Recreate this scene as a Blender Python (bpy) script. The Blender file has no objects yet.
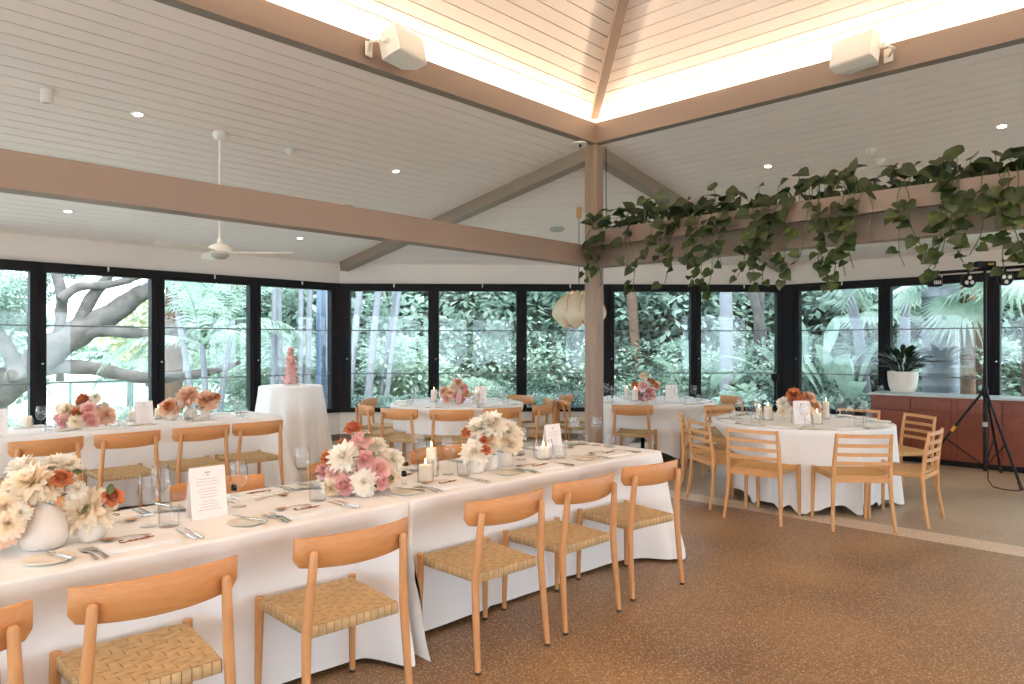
import bpy, math, random
from mathutils import Vector, Matrix
R = random.Random(7)
PI = math.pi
C = bpy.context.scene.collection
rad = math.radians

# ------------------------------------------------------------------ helpers
class MB:
    """collects faces; build() links them as one mesh object"""
    def __init__(s): s.v = []; s.f = []; s.m = []; s.mi = 0
    def add(s, vs, fs):
        b = len(s.v); s.v += [tuple(x) for x in vs]
        for f in fs: s.f.append(tuple(i + b for i in f)); s.m.append(s.mi)
        return s
    def box(s, x0, x1, y0, y1, z0, z1, M=None):
        vs = [Vector((x, y, z)) for z in (z0, z1) for y in (y0, y1) for x in (x0, x1)]
        if M is not None: vs = [M @ v for v in vs]
        return s.add(vs, [(0,2,3,1),(4,5,7,6),(0,1,5,4),(2,6,7,3),(0,4,6,2),(1,3,7,5)])
    def cbox(s, x0, x1, y0, y1, z0, z1, c, M=None):
        """box with chamfered vertical and top edges"""
        P = lambda x0,x1,y0,y1,z,k: [(x0+k,y0,z),(x1-k,y0,z),(x1,y0+k,z),(x1,y1-k,z),(x1-k,y1,z),(x0+k,y1,z),(x0,y1-k,z),(x0,y0+k,z)]
        vs = P(x0+c,x1-c,y0+c,y1-c,z0,c*.4) + P(x0,x1,y0,y1,z0+c,c) + P(x0,x1,y0,y1,z1-c,c) + P(x0+c,x1-c,y0+c,y1-c,z1,c*.4)
        vs = [Vector(v) for v in vs]
        if M is not None: vs = [M @ v for v in vs]
        fs = [tuple(range(7,-1,-1)), tuple(range(24,32))]
        for r in range(3):
            for i in range(8):
                j = (i+1) % 8
                fs.append((r*8+i, r*8+j, r*8+8+j, r*8+8+i))
        return s.add(vs, fs)
    def tube(s, pts, rr, n=8, cap=True, round_end=False, sq=False):
        pts = [Vector(p) for p in pts]
        if not hasattr(rr, '__len__'): rr = [rr]*len(pts)
        rr = list(rr)
        if round_end:
            d = (pts[-1]-pts[-2]).normalized(); r = rr[-1]
            pts += [pts[-1]+d*r*.55, pts[-1]+d*r*.9]; rr += [r*.8, r*.35]
        vs = []; fs = []
        t0 = (pts[1]-pts[0]).normalized()
        up = Vector((0,0,1)) if abs(t0.z) < .9 else Vector((1,0,0))
        a = t0.cross(up).normalized()
        for i, p in enumerate(pts):
            t = ((pts[min(i+1,len(pts)-1)]-pts[max(i-1,0)])).normalized()
            a = (a - t*a.dot(t)).normalized(); b = t.cross(a)
            for k in range(n):
                an = 2*PI*k/n + (PI/4 if n == 4 else 0)
                vs.append(p + (a*math.cos(an)+b*math.sin(an))*rr[i])
        for i in range(len(pts)-1):
            for k in range(n):
                k2 = (k+1) % n
                fs.append((i*n+k, i*n+k2, (i+1)*n+k2, (i+1)*n+k))
        if cap:
            fs.append(tuple(range(n-1,-1,-1))); fs.append(tuple(range((len(pts)-1)*n, len(pts)*n)))
        return s.add(vs, fs)
    def bar(s, p0, p1, w, h, up=(0,0,1)):
        """box beam from p0 to p1: w across, h along up"""
        p0 = Vector(p0); p1 = Vector(p1); t = (p1-p0).normalized(); up = Vector(up)
        a = t.cross(up).normalized(); b = a.cross(t).normalized()
        vs = []
        for p in (p0, p1):
            for i, j in ((-1,-1),(1,-1),(1,1),(-1,1)): vs.append(p + a*i*w/2 + b*j*h/2)
        return s.add(vs, [(3,2,1,0),(4,5,6,7),(0,1,5,4),(1,2,6,5),(2,3,7,6),(3,0,4,7)])
    def lathe(s, prof, n=20, c=(0,0,0), M=None, cap=True):
        vs = []; fs = []
        for r, z in prof:
            for k in range(n):
                an = 2*PI*k/n
                vs.append(Vector((c[0]+r*math.cos(an), c[1]+r*math.sin(an), c[2]+z)))
        if M is not None: vs = [M @ v for v in vs]
        for i in range(len(prof)-1):
            for k in range(n):
                k2 = (k+1) % n
                fs.append((i*n+k, i*n+k2, (i+1)*n+k2, (i+1)*n+k))
        if cap and prof[0][0] > 1e-6: fs.append(tuple(range(n-1,-1,-1)))
        if cap and prof[-1][0] > 1e-6: fs.append(tuple(range((len(prof)-1)*n, len(prof)*n)))
        return s.add(vs, fs)
    def grid(s, nu, nv, fn):
        vs = [fn(i/nu, j/nv) for j in range(nv+1) for i in range(nu+1)]
        w = nu+1
        return s.add(vs, [(j*w+i, j*w+i+1, (j+1)*w+i+1, (j+1)*w+i) for j in range(nv) for i in range(nu)])
    def build(s, name, mat, parent=None, loc=None, rz=0, smooth=35):
        me = bpy.data.meshes.new(name)
        me.from_pydata(s.v, [], s.f)
        mats = mat if isinstance(mat, (list, tuple)) else [mat]
        for m in mats: me.materials.append(m)
        if len(mats) > 1: me.polygons.foreach_set('material_index', s.m)
        if smooth:
            me.polygons.foreach_set('use_smooth', [True]*len(me.polygons))
            try: me.set_sharp_from_angle(angle=rad(smooth))
            except Exception: pass
        me.update()
        o = bpy.data.objects.new(name, me); C.objects.link(o)
        if parent is not None: o.parent = parent
        if loc is not None: o.location = loc
        if rz: o.rotation_euler = (0,0,rz)
        return o

def L(o, label, cat, group=None):
    o['label'] = label; o['category'] = cat
    if group: o['group'] = group
    return o
def root(name, label, cat, loc=(0,0,0), rz=0, group=None):
    o = bpy.data.objects.new(name, None); C.objects.link(o)
    o.location = loc; o.rotation_euler = (0,0,rz); o.empty_display_size = .1
    return L(o, label, cat, group)
def struct(o): o['kind'] = 'structure'; return o
def copy_tree(o, parent=None):
    c = o.copy(); C.objects.link(c)
    if parent is not None: c.parent = parent
    for ch in list(o.children): copy_tree(ch, c)
    return c
USED = set()
def place(proto, loc, rz, label, group=None):
    """first call moves the prototype itself, later calls copy it with its parts"""
    if proto.name in USED:
        o = copy_tree(proto)
    else:
        USED.add(proto.name); o = proto
    o.location = loc; o.rotation_euler = (0,0,rz); o['label'] = label
    if group: o['group'] = group
    elif 'group' in o: del o['group']
    return o
def recolour(o, mat):
    o.material_slots[0].link = 'OBJECT'; o.material_slots[0].material = mat

# camera model: X and Y run along the building's two wall directions
F = 707.0; HOR = 345.0; CH = 1.5
YAW = math.atan2(.692, .722)
FW = Vector((math.cos(YAW), math.sin(YAW), 0)); RT = Vector((math.sin(YAW), -math.cos(YAW), 0))
def G(px, d, z):
    p = FW*d + RT*((px-512)/F*d); return Vector((p.x, p.y, z))
def G2(px, py, d): return G(px, d, CH-(py-HOR)*d/F)
def hit(px, py, p0, n):
    """where the sight line meets the plane through p0 with normal n"""
    d = FW + RT*((px-512)/F) + Vector((0,0,-(py-HOR)/F)); o = Vector((0,0,CH)); n = Vector(n)
    return o + d*((Vector(p0)-o).dot(n)/d.dot(n))

# ------------------------------------------------------------------ materials
def srgb(r, g, b):
    f = lambda c: (c/255/12.92) if c/255 <= .04045 else ((c/255+.055)/1.055)**2.4
    return (f(r), f(g), f(b), 1)
def new_mat(name):
    m = bpy.data.materials.new(name); m.use_nodes = True
    nt = m.node_tree; nt.nodes.clear()
    out = nt.nodes.new('ShaderNodeOutputMaterial')
    return m, nt, out
def pbsdf(nt, out, col, rough=.6, metal=0, **kw):
    b = nt.nodes.new('ShaderNodeBsdfPrincipled')
    b.inputs['Base Color'].default_value = col; b.inputs['Roughness'].default_value = rough
    b.inputs['Metallic'].default_value = metal
    for k, v in kw.items(): b.inputs[k.replace('_', ' ')].default_value = v
    nt.links.new(b.outputs[0], out.inputs[0]); return b
def coords(nt, scale=(1,1,1), kind='Object'):
    tc = nt.nodes.new('ShaderNodeTexCoord'); mp = nt.nodes.new('ShaderNodeMapping')
    mp.inputs['Scale'].default_value = scale
    nt.links.new(tc.outputs[kind], mp.inputs[0]); return mp
def noise(nt, mp, scale, detail=4, rough=.5):
    n = nt.nodes.new('ShaderNodeTexNoise'); n.inputs['Scale'].default_value = scale
    n.inputs['Detail'].default_value = detail; n.inputs['Roughness'].default_value = rough
    nt.links.new(mp.outputs[0], n.inputs['Vector']); return n
def ramp(nt, fac, stops):
    r = nt.nodes.new('ShaderNodeValToRGB'); e = r.color_ramp.elements
    while len(e) < len(stops): e.new(.5)
    for x, (p, c) in zip(e, stops): x.position = p; x.color = c
    nt.links.new(fac, r.inputs[0]); return r
def bump(nt, b, h, strength=.2, dist=.01):
    n = nt.nodes.new('ShaderNodeBump'); n.inputs['Strength'].default_value = strength; n.inputs['Distance'].default_value = dist
    nt.links.new(h, n.inputs['Height']); nt.links.new(n.outputs[0], b.inputs['Normal'])
def simple(name, col, rough=.6, metal=0, var=.06, scale=8, bmp=0, bscale=60, **kw):
    m, nt, out = new_mat(name); b = pbsdf(nt, out, col, rough, metal, **kw)
    mp = coords(nt)
    n = noise(nt, mp, scale)
    lo = tuple(c*(1-var) for c in col[:3])+(1,); hi = tuple(min(1, c*(1+var)) for c in col[:3])+(1,)
    r = ramp(nt, n.outputs[0], [(.3, lo), (.7, hi)]); nt.links.new(r.outputs[0], b.inputs['Base Color'])
    if bmp:
        n2 = noise(nt, mp, bscale, 3); bump(nt, b, n2.outputs[0], bmp)
    return m
def wood(name, a, b_, scale=(1,14,14), rough=.45):
    m, nt, out = new_mat(name); b = pbsdf(nt, out, a, rough)
    mp = coords(nt, scale)
    n = noise(nt, mp, 5, 6, .6)
    r = ramp(nt, n.outputs[0], [(.3, a), (.72, b_)]); nt.links.new(r.outputs[0], b.inputs['Base Color'])
    bump(nt, b, n.outputs[0], .06, .004)
    return m
def leafmat(name, stops, rough=.5, transl=.35, scale=1.3):
    """leaf colour varies from leaf to leaf with position; part of the light passes through"""
    m, nt, out = new_mat(name)
    mp = coords(nt)
    n = noise(nt, mp, scale, 5, .7)
    r = ramp(nt, n.outputs[0], stops)
    d = nt.nodes.new('ShaderNodeBsdfPrincipled'); d.inputs['Roughness'].default_value = rough
    t = nt.nodes.new('ShaderNodeBsdfTranslucent'); mx = nt.nodes.new('ShaderNodeMixShader'); mx.inputs[0].default_value = transl
    nt.links.new(r.outputs[0], d.inputs['Base Color']); nt.links.new(r.outputs[0], t.inputs[0])
    nt.links.new(d.outputs[0], mx.inputs[1]); nt.links.new(t.outputs[0], mx.inputs[2]); nt.links.new(mx.outputs[0], out.inputs[0])
    return m
def glassmat(name, tint, base=.04, edge=.35, rough=.02, dark=0):
    """clear thin glass: see-through, with a reflection that grows towards grazing angles"""
    m, nt, out = new_mat(name)
    t = nt.nodes.new('ShaderNodeBsdfTransparent'); t.inputs[0].default_value = tint
    g = nt.nodes.new('ShaderNodeBsdfGlossy'); g.inputs['Roughness'].default_value = rough
    lw = nt.nodes.new('ShaderNodeLayerWeight'); lw.inputs[0].default_value = .5
    pw = nt.nodes.new('ShaderNodeMath'); pw.operation = 'POWER'; pw.inputs[1].default_value = 4
    mu = nt.nodes.new('ShaderNodeMath'); mu.operation = 'MULTIPLY_ADD'; mu.inputs[1].default_value = edge; mu.inputs[2].default_value = base
    mx = nt.nodes.new('ShaderNodeMixShader')
    nt.links.new(lw.outputs['Facing'], pw.inputs[0]); nt.links.new(pw.outputs[0], mu.inputs[0]); nt.links.new(mu.outputs[0], mx.inputs[0])
    if dark:
        c2 = nt.nodes.new('ShaderNodeMix'); c2.data_type = 'RGBA'; c2.inputs[6].default_value = tint; c2.inputs[7].default_value = (dark,dark,dark,1)
        p2 = nt.nodes.new('ShaderNodeMath'); p2.operation = 'POWER'; p2.inputs[1].default_value = 3
        nt.links.new(lw.outputs['Facing'], p2.inputs[0]); nt.links.new(p2.outputs[0], c2.inputs[0]); nt.links.new(c2.outputs[2], t.inputs[0])
    nt.links.new(t.outputs[0], mx.inputs[1]); nt.links.new(g.outputs[0], mx.inputs[2]); nt.links.new(mx.outputs[0], out.inputs[0])
    return m
def emit(name, col, s):
    m, nt, out = new_mat(name); e = nt.nodes.new('ShaderNodeEmission')
    e.inputs[0].default_value = col; e.inputs[1].default_value = s; nt.links.new(e.outputs[0], out.inputs[0]); return m

def floormat(name, base, dark, light, speck, sp_scale, sp_amt):
    m, nt, out = new_mat(name); b = pbsdf(nt, out, base, .42)
    mp = coords(nt)
    big = noise(nt, mp, .9, 6, .6)
    r = ramp(nt, big.outputs[0], [(.32, dark), (.5, base), (.7, light)])
    vo = nt.nodes.new('ShaderNodeTexVoronoi'); vo.inputs['Scale'].default_value = sp_scale
    nt.links.new(mp.outputs[0], vo.inputs['Vector'])
    rr = nt.nodes.new('ShaderNodeSeparateColor'); nt.links.new(vo.outputs['Color'], rr.inputs[0])
    sr = ramp(nt, rr.outputs[0], [(sp_amt, (0,0,0,1)), (min(.99, sp_amt+.08), (1,1,1,1))])
    dr = ramp(nt, vo.outputs['Distance'], [(.2, (1,1,1,1)), (.55, (0,0,0,1))])
    mm = nt.nodes.new('ShaderNodeMath'); mm.operation = 'MULTIPLY'
    nt.links.new(sr.outputs[0], mm.inputs[0]); nt.links.new(dr.outputs[0], mm.inputs[1])
    mx = nt.nodes.new('ShaderNodeMix'); mx.data_type = 'RGBA'
    nt.links.new(mm.outputs[0], mx.inputs[0]); nt.links.new(r.outputs[0], mx.inputs[6]); mx.inputs[7].default_value = speck
    fine = noise(nt, mp, 55, 4, .7)
    fr = ramp(nt, fine.outputs[0], [(.35, (.55,.55,.55,1)), (.65, (1.15,1.15,1.15,1))])
    m2 = nt.nodes.new('ShaderNodeMix'); m2.data_type = 'RGBA'; m2.blend_type = 'MULTIPLY'; m2.inputs[0].default_value = .8
    nt.links.new(mx.outputs[2], m2.inputs[6]); nt.links.new(fr.outputs[0], m2.inputs[7])
    nt.links.new(m2.outputs[2], b.inputs['Base Color'])
    ro = ramp(nt, big.outputs[0], [(.3, (.34,.34,.34,1)), (.7, (.5,.5,.5,1))]); nt.links.new(ro.outputs[0], b.inputs['Roughness'])
    bump(nt, b, fine.outputs[0], .12, .003)
    return m

M = {}
M['cloth'] = simple('white linen', (.88,.855,.83,1), .9, var=.02, scale=3, bmp=.35, bscale=5)
M['napkin'] = simple('napkin linen', (.84,.82,.80,1), .9, var=.02)
M['oak'] = wood('honey oak', srgb(202,144,90), srgb(190,128,74), (2,16,16))
M['oakz'] = wood('honey oak upright', srgb(206,152,102), srgb(190,134,84), (14,14,1.5))
M['ash'] = wood('pale ash', srgb(214,162,108), srgb(198,144,92), (14,14,1.5))
M['weave'] = simple('woven paper webbing', srgb(190,160,116), .8, var=.14, scale=30)
M['cord'] = simple('woven paper cord', srgb(196,152,98), .8, var=.12, scale=50, bmp=.3, bscale=120)
M['weave_dark'] = simple('seat gap', srgb(150,120,80), .9)
M['foot'] = simple('dark foot', (.03,.025,.02,1), .7)
M['floor'] = floormat('exposed aggregate floor', srgb(138,105,70), srgb(110,81,53), srgb(160,125,86), srgb(212,184,146), 110, .52)
M['floor2'] = floormat('smooth concrete floor', srgb(176,152,122), srgb(152,130,104), srgb(194,170,140), srgb(196,174,146), 60, .85)
M['strip'] = floormat('pale concrete strip', srgb(214,190,160), srgb(200,176,146), srgb(224,204,176), srgb(226,208,180), 60, .9)
M['board'] = simple('white painted boards', srgb(228,217,212), .55, var=.015, scale=2)
M['gap'] = simple('shadow gap', srgb(84,74,68), .9)
M['gapd'] = simple('lantern shadow gap', srgb(70,52,36), .9)
M['beam'] = simple('taupe painted beam', srgb(132,115,104), .5, var=.02, scale=2)
M['post'] = wood('post timber', srgb(150,127,107), srgb(136,113,95), (20,20,.6), .5)
M['hip'] = simple('grey painted rafter', srgb(140,123,110), .5, var=.02)
M['wall'] = simple('white painted wall', srgb(228,218,212), .7, var=.015, scale=2)
M['skirt'] = simple('skirting', srgb(120,104,92), .6)
M['black'] = simple('black window frame', (.008,.008,.010,1), .6, var=.1, Specular_IOR_Level=.15)
M['rail'] = simple('window rail grey', srgb(110,120,122), .4)
M['pane'] = glassmat('window glass', (.94,.98,.97,1), .03, .5)
M['glass'] = glassmat('table glass', (.985,.987,.987,1), .04, .6, .04, dark=.82)
M['white'] = simple('white enamel', srgb(228,224,218), .4, var=.01)
M['grey'] = simple('grey grille', srgb(168,164,160), .7)
M['chrome'] = simple('brushed steel', (.62,.60,.58,1), .25, 1, var=.03)
M['brass'] = simple('warm steel', srgb(206,170,130), .28, 1, var=.03)
M['ceramic'] = simple('white ceramic', srgb(222,212,202), .45, var=.03, scale=6)
M['plate'] = simple('cream plate', srgb(236,226,208), .35, var=.02)
M['paper'] = simple('menu card', srgb(240,230,226), .8, var=.01)
M['ink'] = simple('pale print', srgb(176,160,154), .8)
M['tag'] = simple('cut wood name', srgb(128,76,40), .6)
M['wax'] = leafmat('candle wax', [(.3, (1,.93,.82,1)), (.7, (1,.90,.76,1))], .5, .3, 6)
M['wick'] = simple('wick', (.02,.02,.02,1), .9)
M['flame'] = emit('flame', (1,.62,.25,1), 26)
M['cabinet'] = wood('red brown timber', srgb(134,66,40), srgb(106,50,30), (12,12,1.2), .4)
M['ctop'] = simple('pale counter', srgb(190,196,196), .3)
M['dark'] = simple('black steel', (.006,.006,.007,1), .55, Specular_IOR_Level=.2)
M['yellow'] = simple('yellow band', srgb(226,160,30), .5)
M['lens'] = simple('lens', srgb(220,214,206), .2)
M['pot'] = simple('white pot', srgb(226,216,202), .5)
M['soil'] = simple('soil', (.03,.02,.015,1), .9)
M['shade'] = simple('woven cream shade', srgb(222,206,180), .7, var=.05, scale=30)
M['dl'] = emit('downlight lamp', (1,.86,.68,1), 14)
M['led'] = emit('cove tape', (1,.74,.45,1), 20)
M['cream'] = leafmat('cream petal', [(.3, (1,.92,.78,1)), (.7, (.98,.82,.62,1))], .7, .38, 12)
M['ivory'] = leafmat('ivory petal', [(.3, (1,.965,.89,1)), (.7, (.98,.89,.76,1))], .7, .38, 12)
M['pink'] = leafmat('pink petal', [(.3, srgb(252,218,208)), (.7, srgb(240,190,182))], .7, .3, 14)
M['mauve'] = leafmat('mauve petal', [(.3, srgb(244,196,190)), (.7, srgb(226,166,162))], .7, .3, 14)
M['rust'] = leafmat('rust petal', [(.3, srgb(224,146,98)), (.7, srgb(184,98,62))], .7, .12, 14)
M['peach'] = leafmat('peach petal', [(.3, srgb(250,220,196)), (.7, srgb(242,196,164))], .7, .3, 14)
M['coral'] = leafmat('coral petal', [(.3, srgb(246,204,196)), (.7, srgb(234,172,166))], .7, .3, 14)
M['stemg'] = leafmat('stem green', [(.3, srgb(96,110,60)), (.7, srgb(64,78,40))], .6, .15, 9)
M['pothos'] = leafmat('pothos leaf', [(.30, srgb(22,36,20)), (.54, srgb(42,60,28)), (.66, srgb(78,92,40)), (.76, srgb(170,168,104))], .38, .2, 7)
M['potleaf'] = leafmat('dark strap leaf', [(.3, srgb(22,34,18)), (.7, srgb(44,60,32))], .35, .12, 7)
# planting beyond the glass
M['fol_a'] = leafmat('garden leaf mid', [(.25, srgb(84,108,96)), (.5, srgb(136,158,142)), (.78, srgb(194,208,192))], .45, .4, 1.6)
M['fol_b'] = leafmat('garden leaf pale', [(.25, srgb(112,136,120)), (.5, srgb(166,186,170)), (.78, srgb(212,222,208))], .4, .45, 1.6)
M['fol_d'] = leafmat('garden leaf deep', [(.25, srgb(42,60,56)), (.5, srgb(82,106,94)), (.78, srgb(142,162,144))], .45, .35, 1.6)
M['fol_y'] = leafmat('garden leaf olive', [(.25, srgb(150,150,120)), (.5, srgb(194,194,160)), (.78, srgb(224,222,192))], .5, .45, 1.6)
M['bark'] = simple('pale grey bark', srgb(92,86,82), .9, var=.45, scale=5, bmp=.9, bscale=9)
M['palmbark'] = simple('smooth palm bark', srgb(120,122,128), .8, var=.12, scale=5)
M['brownbark'] = simple('brown palm bark', srgb(110,84,66), .9, var=.3, scale=6, bmp=.5, bscale=14)
M['lawn'] = simple('lawn', srgb(190,198,178), .9, var=.2, scale=1.5)
M['fence'] = simple('pool fence steel', srgb(120,150,150), .4)
M['bluegrey'] = simple('blue grey cover', srgb(96,112,132), .7)
M['rock'] = simple('grey rock', srgb(140,138,134), .9, var=.25, scale=3, bmp=.6, bscale=6)
SKY_STRENGTH = 6.6
SUN_STRENGTH = 4.0
COVE_W = 78
UNSEEN_FILL_F = 8.6  # boost for the two unseen cove sides, added as warm fill
DL_W = 24
EXPOSURE = .33
# ------------------------------------------------------------------ the room
PU, PV = 6.2, 4.7           # post
WL, WR = 9.72, 11.3         # left wall at y=WL, right wall at x=WR; the corner between is cut off
RU, RV = -3.6, -5.0         # the unseen ends of the hall
ZB, ZT, ZW = 3.67, 3.89, 2.78   # lantern beam bottom / top, wall top
SL, SH = .44, 2.47          # window sill and head

mb = MB(); mb.add([(RU,RV,0),(PU-.08,RV,0),(PU-.08,PV-.08,0),(RU,PV-.08,0)], [(0,1,2,3)])
struct(mb.build('floor', M['floor']))
mb = MB(); mb.add([(PU-.08,RV,0),(PU+.22,RV,0),(PU+.22,PV+.22,0),(RU,PV+.22,0),(RU,PV-.08,0),(PU-.08,PV-.08,0)], [(0,1,2,5),(5,2,3,4)])
struct(mb.build('floor_strip', M['strip']))
mb = MB(); mb.add([(PU+.22,RV,0),(WR+.1,RV,0),(WR+.1,PV,0),(PU,WL+.1,0),(RU,WL+.1,0),(RU,PV+.22,0),(PU+.22,PV+.22,0)], [(0,1,2,6),(2,3,6),(3,4,5,6)])
struct(mb.build('floor_outer', M['floor2']))

def boards(name, quad, pitch, gap, mats, thick=.018, ends=None):
    """a boarded slope: quad = (eave p0, eave p1, top p1, top p0); boards run along p0->p1"""
    a, b, c, d = [Vector(p) for p in quad]
    n = (b-a).cross(d-a)
    if n.length < 1e-9: n = (b-a).cross(c-a)
    n.normalize()
    if n.z > 0: n = -n          # n points down into the room
    ln = ((d-a)+(c-b)).length/2
    h = ((d+c)/2-(a+b)/2).length
    k = max(1, round(h/pitch))
    mb = MB()
    mb.mi = 1
    up = -n*.02
    mb.add([a+up,b+up,c+up,d+up], [(0,1,2,3)])
    mb.mi = 0
    for i in range(k):
        t0 = i/k; t1 = (i+1)/k - gap/h
        p = [a.lerp(d,t0), b.lerp(c,t0), b.lerp(c,t1), a.lerp(d,t1)]
        bev = .003
        q = [x + n*thick*.0 for x in p]
        top = [x - n*thick for x in p]
        mb.add(q+top, [(0,1,2,3),(0,4,5,1),(2,6,7,3)])
    return struct(mb.build(name, mats, smooth=0))
m2 = [M['board'], M['gap']]; m3 = [M['board'], M['gapd']]
boards('ceiling_left', [(RU,WL,ZW),(PU,WL,ZW),(PU,PV,ZB),(RU,PV,ZB)], .14, .009, m2)
boards('ceiling_right', [(WR,PV,ZW),(WR,RV,ZW),(PU,RV,ZB),(PU,PV,ZB)], .14, .009, m2)
boards('ceiling_middle', [(PU,WL,ZW),(WR,PV,ZW),(PU+.001,PV,ZB),(PU,PV+.001,ZB)], .14, .009, m2)
LU, LV = -1.6, -3.1
mb = MB()
mb.add([(RU,RV,ZB),(LU,RV,ZB),(LU,PV,ZB),(RU,PV,ZB)], [(0,1,2,3)])
mb.add([(LU,RV,ZB),(PU,RV,ZB),(PU,LV,ZB),(LU,LV,ZB)], [(0,1,2,3)])
struct(mb.build('ceiling_back', M['board']))
# lantern: four boarded slopes above the ring beams
o_ = .26; ZL = ZT+.07; ax, ay, az = (LU+PU)/2, (LV+PV)/2, ZT+.07+.336*(PU+o_-(LU+PU)/2)
boards('ceiling_lantern_left', [(LU-o_,PV+o_,ZL),(PU+o_,PV+o_,ZL),(ax,ay,az),(ax,ay,az)], .13, .011, m3)
boards('ceiling_lantern_right', [(PU+o_,PV+o_,ZL),(PU+o_,LV-o_,ZL),(ax,ay,az),(ax,ay,az)], .13, .011, m3)
boards('ceiling_lantern_back', [(LU-o_,LV-o_,ZL),(LU-o_,PV+o_,ZL),(ax,ay,az),(ax,ay,az)], .13, .011, m3)
boards('ceiling_lantern_front', [(PU+o_,LV-o_,ZL),(LU-o_,LV-o_,ZL),(ax,ay,az),(ax,ay,az)], .13, .011, m3)
# the cove ledge that closes the gap between the beams and the slopes
mb = MB()
I = [(LU-.08,LV-.08),(PU+.08,LV-.08),(PU+.08,PV+.08),(LU-.08,PV+.08)]; O = [(LU-o_,LV-o_),(PU+o_,LV-o_),(PU+o_,PV+o_),(LU-o_,PV+o_)]
mb.add([(x,y,ZT-.03) for x,y in I]+[(x,y,ZT-.03) for x,y in O]+[(x,y,ZL+.01) for x,y in O],
       [(i,(i+1)%4,4+(i+1)%4,4+i) for i in range(4)]+[(4+i,4+(i+1)%4,8+(i+1)%4,8+i) for i in range(4)])
struct(mb.build('ceiling_cove', M['board'], smooth=0))
# ring beams with a small lip
def beam(name, p0, p1, w, z0, z1, mat, lip=0):
    mb = MB(); zc = (z0+z1)/2
    mb.bar((p0[0],p0[1],zc), (p1[0],p1[1],zc), w, z1-z0)
    if lip: mb.bar((p0[0],p0[1],z0+.012), (p1[0],p1[1],z0+.012), w+.03, .024)
    return struct(mb.build(name, mat, smooth=0))
beam('beam_lantern_left', (LU-.08,PV), (PU+.08,PV), .16, ZB, ZT, M['beam'], 1)
beam('beam_lantern_right', (PU,PV+.08), (PU,LV-.08), .16, ZB, ZT, M['beam'], 1)
beam('beam_lantern_back', (LU,LV-.08), (LU,PV+.08), .16, ZB, ZT, M['beam'])
beam('beam_lantern_front', (LU-.08,LV), (PU+.08,LV), .16, ZB, ZT, M['beam'])
# hip in the lantern, running up from the post corner
mb = MB(); mb.bar((PU-.02,PV-.02,ZT+.05+.06), (ax,ay,az-.06), .085, .09)
struct(mb.build('beam_lantern_hip', M['beam'], smooth=0))
# hips of the lower roof: from the post to the two bends of the glass wall
for nm, q in (('beam_hip_left', (PU,WL-.12)), ('beam_hip_right', (WR-.12,PV))):
    mb = MB(); mb.bar((PU,PV,ZB-.07), (q[0],q[1],ZW-.045), .15, .15)
    struct(mb.build(nm, M['hip'], smooth=0))
# tie beams at 2.35-2.56 m
beam('beam_tie_left', (RU,PV), (PU-.07,PV), .15, 2.35, 2.56, M['beam'])
beam('beam_tie_right', (PU,PV-.07), (PU,RV), .15, 2.34, 2.56, M['beam'])
# post with fluted sides
mb = MB(); r_ = .082
prof = []
for k in range(4):
    a0 = PI/4 + k*PI/2
    for off, rr in ((-.62, 1.0), (-.25, .97), (-.2,.93), (.2,.93), (.25,.97), (.62,1.0)):
        an = a0+PI/4+off
        s = 1/max(abs(math.cos(an)), abs(math.sin(an)))
        prof.append((PU+r_*rr*s*math.cos(an), PV+r_*rr*s*math.sin(an)))
n = len(prof)
mb.add([(x,y,0) for x,y in prof]+[(x,y,ZB) for x,y in prof], [(i,(i+1)%n,n+(i+1)%n,n+i) for i in range(n)]+[tuple(range(n-1,-1,-1)), tuple(range(n,2*n))])
struct(mb.build('column_post', M['post'], smooth=0))

# walls: below the sill, above the head, and the unseen ends
KL = (PU, WL); KR = (WR, PV)
LEFT = [(PU-.10-1.325*k, WL) for k in range(0, 8)]
def wallpiece(name, p0, p1, bands, t=.12):
    d = Vector((p1[0]-p0[0], p1[1]-p0[1], 0)); ln = d.length; d.normalize(); nrm = Vector((d.y,-d.x,0))
    mb = MB()
    for z0, z1 in bands:
        mid = (Vector((p0[0],p0[1],0))+Vector((p1[0],p1[1],0)))/2
        a = Vector((p0[0],p0[1],(z0+z1)/2)) ; b = Vector((p1[0],p1[1],(z0+z1)/2))
        mb.bar(a + OUT(mid)*t/2, b + OUT(mid)*t/2, t, z1-z0)
    return struct(mb.build(name, M['wall'], smooth=0))
def OUT(p):
    if abs(p.y-WL) < .01: return Vector((0,1,0))
    if abs(p.x-WR) < .01: return Vector((1,0,0))
    return Vector((1,1,0)).normalized()
bands = [(0,SL),(SH,ZW+.12)]
wallpiece('wall_left', (RU,WL), (PU,WL), bands)
wallpiece('wall_middle', KL, KR, bands)
wallpiece('wall_right', KR, (WR,RV), bands)
mb = MB(); mb.box(RU-.12,RU,RV,WL+.1,0,SL); mb.box(RU-.12,RU,RV,WL+.1,SH,3.8)
for k in range(7): y = RV+(WL-RV)*k/6; mb.box(RU-.12,RU,y-.1,y+.1,SL,SH)
struct(mb.build('wall_back', M['wall'], smooth=0))
mb = MB(); mb.box(RU,WR+.1,RV-.12,RV,0,SL); mb.box(RU,WR+.1,RV-.12,RV,SH,3.8)
for k in (0,2,4): x = RU+(WR-RU)*k/6; mb.box(x-.1,x+(WR-RU)/6+.1,RV-.12,RV,SL,SH)  # unseen bays closed to cut the daylight on the near table fronts
struct(mb.build('wall_front', M['wall'], smooth=0))
mb = MB(); mb.box(RU-.07,RU-.06,RV,WL,SL,SH); struct(mb.build('window_back', M['pane'], smooth=0))
mb = MB(); mb.box(RU,WR,RV-.07,RV-.06,SL,SH); struct(mb.build('window_front', M['pane'], smooth=0))
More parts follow.
